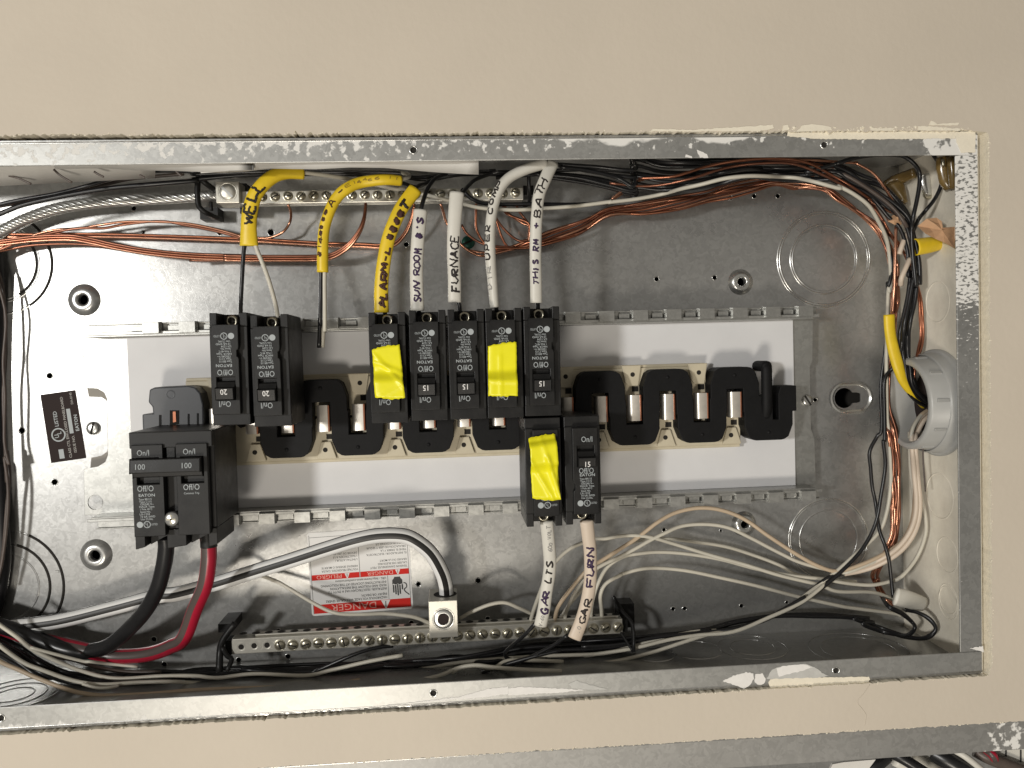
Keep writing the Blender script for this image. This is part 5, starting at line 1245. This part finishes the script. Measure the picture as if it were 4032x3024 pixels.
for x, y0, y1, w_ in ((21.5, 8.2, 1.9, 3.7), (10.5, 31.2, 27.4, 2.0), (50.5, 31.2, 27.4, 2.0)):
    mb.add([(LX(x - w_), LY(y0), .25), (LX(x + w_), LY(y0), .25), (LX(x + .4), LY(y1), .25), (LX(x - .4), LY(y1), .25)], [(0, 1, 2, 3)])
build('warning_triangle', mb, 'print_white', dl_, local=True)
mb = MB()
for x, y0, y1, w_ in ((21.5, 7.4, 3.4, .35), (10.5, 30.8, 28.4, .22), (50.5, 30.8, 28.4, .22)): rect(mb, LX(x - w_), LX(x + w_), LY(y0), LY(y1), .27)
build('exclamation_mark', mb, 'print_black', dl_, local=True)
mb = MB()                                      # hand and lightning pictogram
mb.prism([(LX(a), LY(b_)) for a, b_ in ((9.0, 25.5), (8.8, 24.5), (7.4, 23.0), (7.3, 19.6), (8.4, 19.9), (9.6, 19.2), (11, 20.2), (12.6, 19.4), (14.4, 20.2), (15.4, 19.6), (15.3, 23), (13.9, 24.6), (13.7, 25.5))], .15, .2)
for a, t0, t1 in ((14.6, 19.4, 13.4), (12.9, 19.2, 11.9), (11.2, 19.8, 11.0), (9.5, 19.0, 12.0), (7.6, 19.4, 15.4)): mb.prism([(LX(a - .62), LY(t0)), (LX(a + .62), LY(t0)), (LX(a + .55), LY(t1)), (LX(a - .55), LY(t1))], .15, .2)
build('hand_pictogram', mb, 'print_black', dl_, local=True)
mb = MB(); mb.tube([(LX(a), LY(b_), .2) for a, b_ in ((6.6, 20.6), (4.6, 19.8), (4.2, 17.2), (6.2, 15.4), (5.2, 13.4), (2.4, 11.0))], .42, .1, n=5); build('shock_mark', mb, 'print_black', dl_, local=True)
# dark rating label turned on its side
cn = [u('c', x, y, D) for x, y in ((122, 228), (690, 145), (873, 1258), (297, 1340))]
pc = [sum(p[i] for p in cn) / 4 for i in range(2)]
hgt = (math.dist(cn[0][:2], cn[1][:2]) + math.dist(cn[3][:2], cn[2][:2])) / 2
lng = (math.dist(cn[0][:2], cn[3][:2]) + math.dist(cn[1][:2], cn[2][:2])) / 2
ang = math.atan2(cn[0][1] - cn[3][1] + cn[1][1] - cn[2][1], cn[0][0] - cn[3][0] + cn[1][0] - cn[2][0])
ul = local_sheet('rating_label', pc, ang, D + .1, 'dark brown certification sticker turned sideways at the left', 'label')
mb = MB(); mb.box(-lng / 2, lng / 2, -hgt / 2, hgt / 2, 0, .12); build('sticker', mb, 'label_black', ul, local=True)
mb = MB(); h_ = hgt / 2; l_ = lng / 2
ring2(mb, -l_ + lng * .39, h_ - hgt * .33, 4.2, 5.2, .2, 0, 28)
text_mesh(mb, 'U', -l_ + lng * .345, h_ - hgt * .33 - .2, 3.2, 0, 'LEFT', .2, .9, bold=.06); text_mesh(mb, 'L', -l_ + lng * .395, h_ - hgt * .33 - 2.2, 3.2, 0, 'LEFT', .2, .9, bold=.06)
text_mesh(mb, 'LISTED', -l_ + lng * .51, h_ - hgt * .33 - 1.2, 2.7, 0, 'LEFT', .2, 1.0, bold=.05)
rect(mb, -l_ + 2.2, -l_ + 9.2, h_ - hgt * .33 - 1.8, h_ - hgt * .33 + 1.8, .2)
rect(mb, -l_ + lng * .385, -l_ + lng * .745, -h_ + hgt * .235, -h_ + hgt * .345, .2)
text_mesh(mb, 'EATON', -l_ + lng * .405, -h_ + hgt * .07, 2.4, 0, 'LEFT', .2, 1.1, bold=.08)
build('light_print', mb, 'print_grey', ul, local=True)
mb = MB()
text_mesh(mb, 'CLASS CTL ENCLOSED PANELBOARD', -l_ + lng * .035, h_ - hgt * .61, 1.9, 0, 'LEFT', .2, 1.02, bold=.03)
text_mesh(mb, 'ISSUE NO.', -l_ + lng * .1, -h_ + hgt * .235, 1.9, 0, 'LEFT', .2, 1.1, bold=.03); text_mesh(mb, 'DA-0145', -l_ + lng * .8, -h_ + hgt * .12, 1.7, 0, 'LEFT', .2, 1.0, bold=.02)
build('dim_print', mb, 'print_faint', ul, local=True)
# white paper strip tucked under the top rim
edge = [('A', 480, 478), ('A', 900, 470), ('A', 1200, 490), ('A', 1500, 492), ('A', 1750, 502), ('A', 2000, 492), ('A', 2212, 480), ('B', 200, 292), ('B', 400, 288), ('B', 600, 276), ('B', 800, 252), ('B', 1000, 256), ('B', 1200, 258), ('B', 1500, 242), ('B', 1800, 246), ('B', 2212, 282), ('C', 600, 292), ('C', 740, 300), ('C', 850, 304), ('C', 852, 200)]
vs = []
for i, (c, x, y) in enumerate(edge):
    p = u(c, x, y, -9 - 3 * math.sin(i * .9)); vs.append(p); vs.append((p[0], IT + 6, -3.5)); 
mb = MB(); mb.add(vs, [(2 * i, 2 * i + 2, 2 * i + 3, 2 * i + 1) for i in range(len(edge) - 1)], 0, True)
t = build('paper_strip', mb, 'paper_white'); sd = t.modifiers.new('thickness', 'SOLIDIFY'); sd.thickness = .0005
tag(t, 'wavy white paper strip hanging from under the top rim, left half', 'paper')
# second sheet, far upper left; dark strips paint wire shadows and reflections on it
vs = []
for i in range(12):
    f = i / 11; p = u('A', -150 + f * 1500, 632 - f * 75, -38 + 2 * math.sin(i)); q = u('A', -150 + f * 1500, 425, -12)
    vs += [p, (q[0], IT + 8, -14)]
mb = MB(); mb.add(vs, [(2 * i, 2 * i + 2, 2 * i + 3, 2 * i + 1) for i in range(11)], 0, True)
t = build('paper_sheet', mb, 'paper_white'); sd = t.modifiers.new('thickness', 'SOLIDIFY'); sd.thickness = .0004
tag(t, 'greyish paper sheet with painted wire shadows behind the rim, far upper left', 'paper')
for sp in ('A 90,540,-30 180,565 285,612', 'A 480,485,-22 540,540 640,600', 'A 830,505,-20 870,530 915,552', 'A 1225,535,-18 1270,560', 'A 1540,500,-14 1590,545'):
    mb = MB(); mb.tube([(p[0], p[1], p[2] + 2) for p in path(sp)], .8, .3, n=6); build('shadow_stripe', mb, 'brown_wire', t, origin=ORG[t.name])
# conduit fitting on the side wall
cp = foot('J', 1400, 1230, 'x', XR); cy_, co_ = cp[1] - 3, -50.0
cf = thing('conduit_fitting', (XR, cy_, co_), 'round grey plastic conduit fitting with ribbed nut on the cream side wall', 'conduit fitting')
mb = MB(); mb.lathe((XR, cy_, co_), [(40, -.2), (40, -2.5), (38.6, -3.2), (38, -3.4)], 'x', 48); mb.lathe((XR, cy_, co_), [(38, -3.4), (37, -4), (37, -11), (36, -12)], 'x', 48); build('locknut', mb, 'pvc_grey', cf)
mb = MB(); mb.lathe((XR, cy_, co_), [(35.6, -11), (34.6, -12), (34.0, -23.6), (33.2, -24.6), (32.4, -25.2), (29.8, -25.2), (29.0, -24.6), (28.6, -12), (28, 8)], 'x', 56); build('hub', mb, 'pvc_grey', cf)
for i in range(10):
    a = i * 2 * PI / 10 + .2; mb = MB()
    q = [(XR - 21, cy_ + r_ * math.cos(a + d_), co_ + r_ * math.sin(a + d_)) for r_ in (33.6, 35.3) for d_ in (-.035, .035)]
    q2_ = [(XR - 12, b_, c_) for _, b_, c_ in q]
    mb.add(q + q2_, [(0, 1, 3, 2), (0, 2, 6, 4), (2, 3, 7, 6), (1, 5, 7, 3), (4, 6, 7, 5)]); build('grip_rib', mb, 'pvc_grey', cf, bevel=.3)
mb = MB(); mb.lathe((XR, cy_, co_), [(28.2, -2), (1e-6, -2)], 'x', 40, 0, False); build('bore', mb, 'label_black', cf)
# yellow cable into the conduit
pts = path('J 950,448,-50 958,600,-50 985,750,-50 1025,900,-50 1075,1050,-52 1155,1180,-56 1270,1310,-66')
r = thing('cable', pts[0], 'yellow cable jacket running down the right side into the grey conduit fitting', 'cable')
mb = MB(); mb.tube(pts, [4.3, 4.2, 4.4, 4.5, 3.8, 2.4, 1.6], [2.6, 2.8, 2.6, 2.0], n=14, sub=8); build('jacket', mb, 'yellow_jacket', r)
# short yellow jacket stub in the corner
pts = path('E 1195,1240,-40 1300,1225,-42 1425,1200,-46')
mb = MB(); mb.tube(pts, [5.6, 5.4, 4.6], [3.4, 3.2], n=14, cap=False); sk = build('cable_stub', mb, 'yellow_jacket'); sd = sk.modifiers.new('thickness', 'SOLIDIFY'); sd.thickness = .0007; tag(sk, 'short yellow jacket stub poking from the cream side wall', 'cable stub')
# white jacket stub, lower right
pts = path('V 1005,660,-46 1150,690,-49 1300,735,-54 1480,790,-60')
mb = MB(); mb.tube(pts, [6.6, 6.9, 6.6, 5.6], [2.2, 2.8, 3.4], n=18); sk = build('cable_stub', mb, 'white_jacket'); tag(sk, 'broad white jacket stub from the side wall, lower right corner', 'cable stub')
# kraft paper scraps
def scrap(c, pts, o, label, seed):
    rnd = random.Random(seed); P = [u(c, x, y, o + rnd.uniform(-4, 4)) for x, y in pts]
    m_ = [sum(p[i] for p in P) / len(P) for i in range(3)]; m_[2] += 3
    mid = [tuple((P[i][j] + m_[j]) / 2 + (rnd.uniform(-1.5, 1.5) if j == 2 else 0) for j in range(3)) for i in range(len(P))]
    n = len(P); mb = MB(); mb.add(P + mid + [tuple(m_)], [(i, (i + 1) % n, n + (i + 1) % n, n + i) for i in range(n)] + [(n + i, n + (i + 1) % n, 2 * n) for i in range(n)])
    o_ = build('kraft_scrap', mb, 'kraft_paper'); sd = o_.modifiers.new('thickness', 'SOLIDIFY'); sd.thickness = .0004
    return tag(o_, label, 'paper scrap', 'tan kraft paper scraps in the upper right corner')
scrap('E', [(1215, 1045), (1300, 975), (1390, 968), (1440, 1000), (1445, 1060), (1560, 1050), (1562, 1150), (1555, 1250), (1470, 1195), (1380, 1160), (1290, 1115)], -24, 'larger tan paper scrap folded like a fan above the yellow stub', 3)
scrap('E', [(940, 1000), (985, 945), (1020, 940), (1070, 1000), (1060, 1030), (1000, 1030)], -44, 'small tan paper scrap caught in the copper bundle', 4)
# amber plastic clamps and a steel one in the corner
def clamp(specs, label, mat):
    o0 = path(specs[0][0])[0]; r = thing('cable_clamp', o0, label, 'cable clamp', 'cable clamps in the upper right corner')
    for sp, ra, rb, m_, nm in specs:
        mb = MB(); mb.tube(path(sp), ra, rb, n=8, sub=4); build(nm, mb, m_, r)
    return r
clamp([('E 910,660,-86 1000,620,-84 1080,590,-80 1190,545,-72', [3, 4.5, 4.5, 4], 3.2, 'amber_plastic', 'clamp_bar'), ('E 1000,640,-82 1050,720,-78 1095,830,-74', [7, 5.5, 2.5], 2.5, 'amber_plastic', 'clamp_wedge')], 'amber wedge shaped clamp in front of the back corner', 0)
clamp([('E 1448,400,-30 1465,520,-30 1490,620,-30 1518,690,-30', [5, 6, 6, 4], 4, 'amber_plastic', 'clamp_body'), ('E 1520,400,-22 1535,550,-22 1542,690,-24', 2.6, 3, 'amber_plastic', 'clamp_bar'), ('E 1450,420,-22 1455,480', 1.2, 1.2, 'zinc_screw', 'clamp_screw')], 'brown amber clamp hard against the right rim', 0)
clamp([('E 1275,560,-56 1290,650,-56 1310,760,-56', [4.5, 4.5, 3], 2.4, 'bright_steel', 'clamp_strap'), ('E 1260,600,-58 1275,720,-56 1300,775 1370,750 1430,680,-56', 1.6, 1.6, 'zinc_screw', 'clamp_loop'), ('E 1360,540,-66 1400,640,-66', 4, 2, 'pink_jacket', 'clamp_pad')], 'bent steel clamp between the two amber ones', 0)
p = u('C', 760, 895, D); o = slotted(None, p, 5.2, 2.6, .4, 'green_screw', 'grounding_screw'); tag(o, 'round green grounding screw under the FURNACE cable', 'screw')
for ch in list(o.children): ch.data.materials.clear(); ch.data.materials.append(MATS['painted_dark'])

# ================================================================== SECOND BOX, lower right
A2 = Matrix.Rotation(math.atan(sl), 3, 'Y')
b2 = thing('second_panel_box', (250, y2(250), -20), 'second galvanised box below, only its top rim and some cables showing', 'electrical box')
mb = MB()
for (o0, o1, d0, d1) in ((-1.2, 0, -21.5, -1.6),):
    vs = [(x, y2(x) + d, o) for o in (o0, o1) for x, d in ((-500, d0), (558, d0), (558, d1), (-500, d1))]
    mb.add(vs, [(3, 2, 1, 0), (4, 5, 6, 7), (0, 1, 5, 4), (1, 2, 6, 5), (2, 3, 7, 6), (3, 0, 4, 7)])
steel_mat('second_rim_steel', (0.36, 0.355, 0.34), .6, .5, splat=[([(0, 0.30, 0.325, .5)], 150, .50, (1, 1, 1))])
build('top_rim', mb, 'second_rim_steel', b2, origin=(0, 0, 0), bevel=.4)
mb = MB(); vs = [(x, y2(x) + d, o) for o in (-101, -1.3) for x, d in ((-500, -3), (558, -3), (558, -1.8), (-500, -1.8))]
mb.add(vs, [(3, 2, 1, 0), (4, 5, 6, 7), (0, 1, 5, 4), (1, 2, 6, 5), (2, 3, 7, 6), (3, 0, 4, 7)]); build('top_wall', mb, 'galvanised', b2)
mb = MB(); vs = [(x, y2(x) + d, -100) for x, d in ((-500, -240), (558, -240), (558, -3), (-500, -3))]; mb.add(vs, [(0, 1, 2, 3)]); build('back_panel', mb, 'galvanised', b2)
mb = MB(); mb.tube([(x, y2(x) - 1.7, -.9) for x in (-500, 200, 558)], 1.1, 1.0, n=8); build('rolled_edge', mb, 'galvanised', b2)
GB = 'cables in the second box at the bottom right'
for sp, r_, m_, lab in (('a 560,820,-16 650,700,-16 760,600,-20', 5.5, 'black_wire', 'thick black cable leftmost in the lower box'),
                        ('a 800,560,-26 960,640,-20 1150,760,-16 1300,850', 4.0, 'black_wire', 'thinner black cable slanting down right in the lower box'),
                        ('a 1250,560,-30 1400,640,-24 1560,740,-20 1700,850', 7.0, 'black_wire', 'thickest black cable in the middle of the lower box'),
                        ('a 1480,540,-22 1600,610,-18 1760,740,-18 1850,830', 2.4, 'white_jacket', 'grey white cable beside the thickest black one in the lower box'),
                        ('a 1700,540,-30 1850,620,-26 2060,700,-26 2260,780', 5.0, 'brown_wire', 'dark brown cable rightmost in the lower box'),
                        ('a 1040,600,-40 1200,700,-36 1320,820,-36', 6, 'white_jacket', 'pale cable behind the black ones in the lower box'),
                        ('a 860,650,-30 1000,730,-30 1100,800', 4, 'white_jacket', 'small pale cable between two black ones in the lower box'),
                        ('a 1815,535,-24 1880,590,-20 1900,640,-24', 3.2, 'red_insulation', 'short reddish cable peeping under the lower rim')):
    mb = MB(); mb.tube(path(sp), r_, n=12); tag(build('lower_cable', mb, m_), lab, 'cable', GB)
mb = MB(); mb.prism([u('a', x, y, -12)[:2] for x, y in ((150, 800), (210, 690), (330, 668), (660, 640), (600, 720), (560, 800))], -14, -12)
tag(build('paper_label', mb, 'paper_white'), 'white paper label just below the lower rim', 'paper')
mb = MB(); mb.prism([u('a', x, y, -30)[:2] for x, y in ((1890, 540), (2300, 510), (2300, 700), (1960, 640))], -32, -30)
t = tag(build('wire_jacket_pad', mb, 'white_jacket'), 'grey card with dark ticks at the lower right corner', 'card')
for x in (2025, 2180):
    mb = MB(); mb.prism([u('a', x + a, b_, -29.6)[:2] for a, b_ in ((-8, 540), (8, 540), (8, 680), (-8, 680))], -30, -29.6); build('dark_tick', mb, 'print_black', t, origin=ORG[t.name])
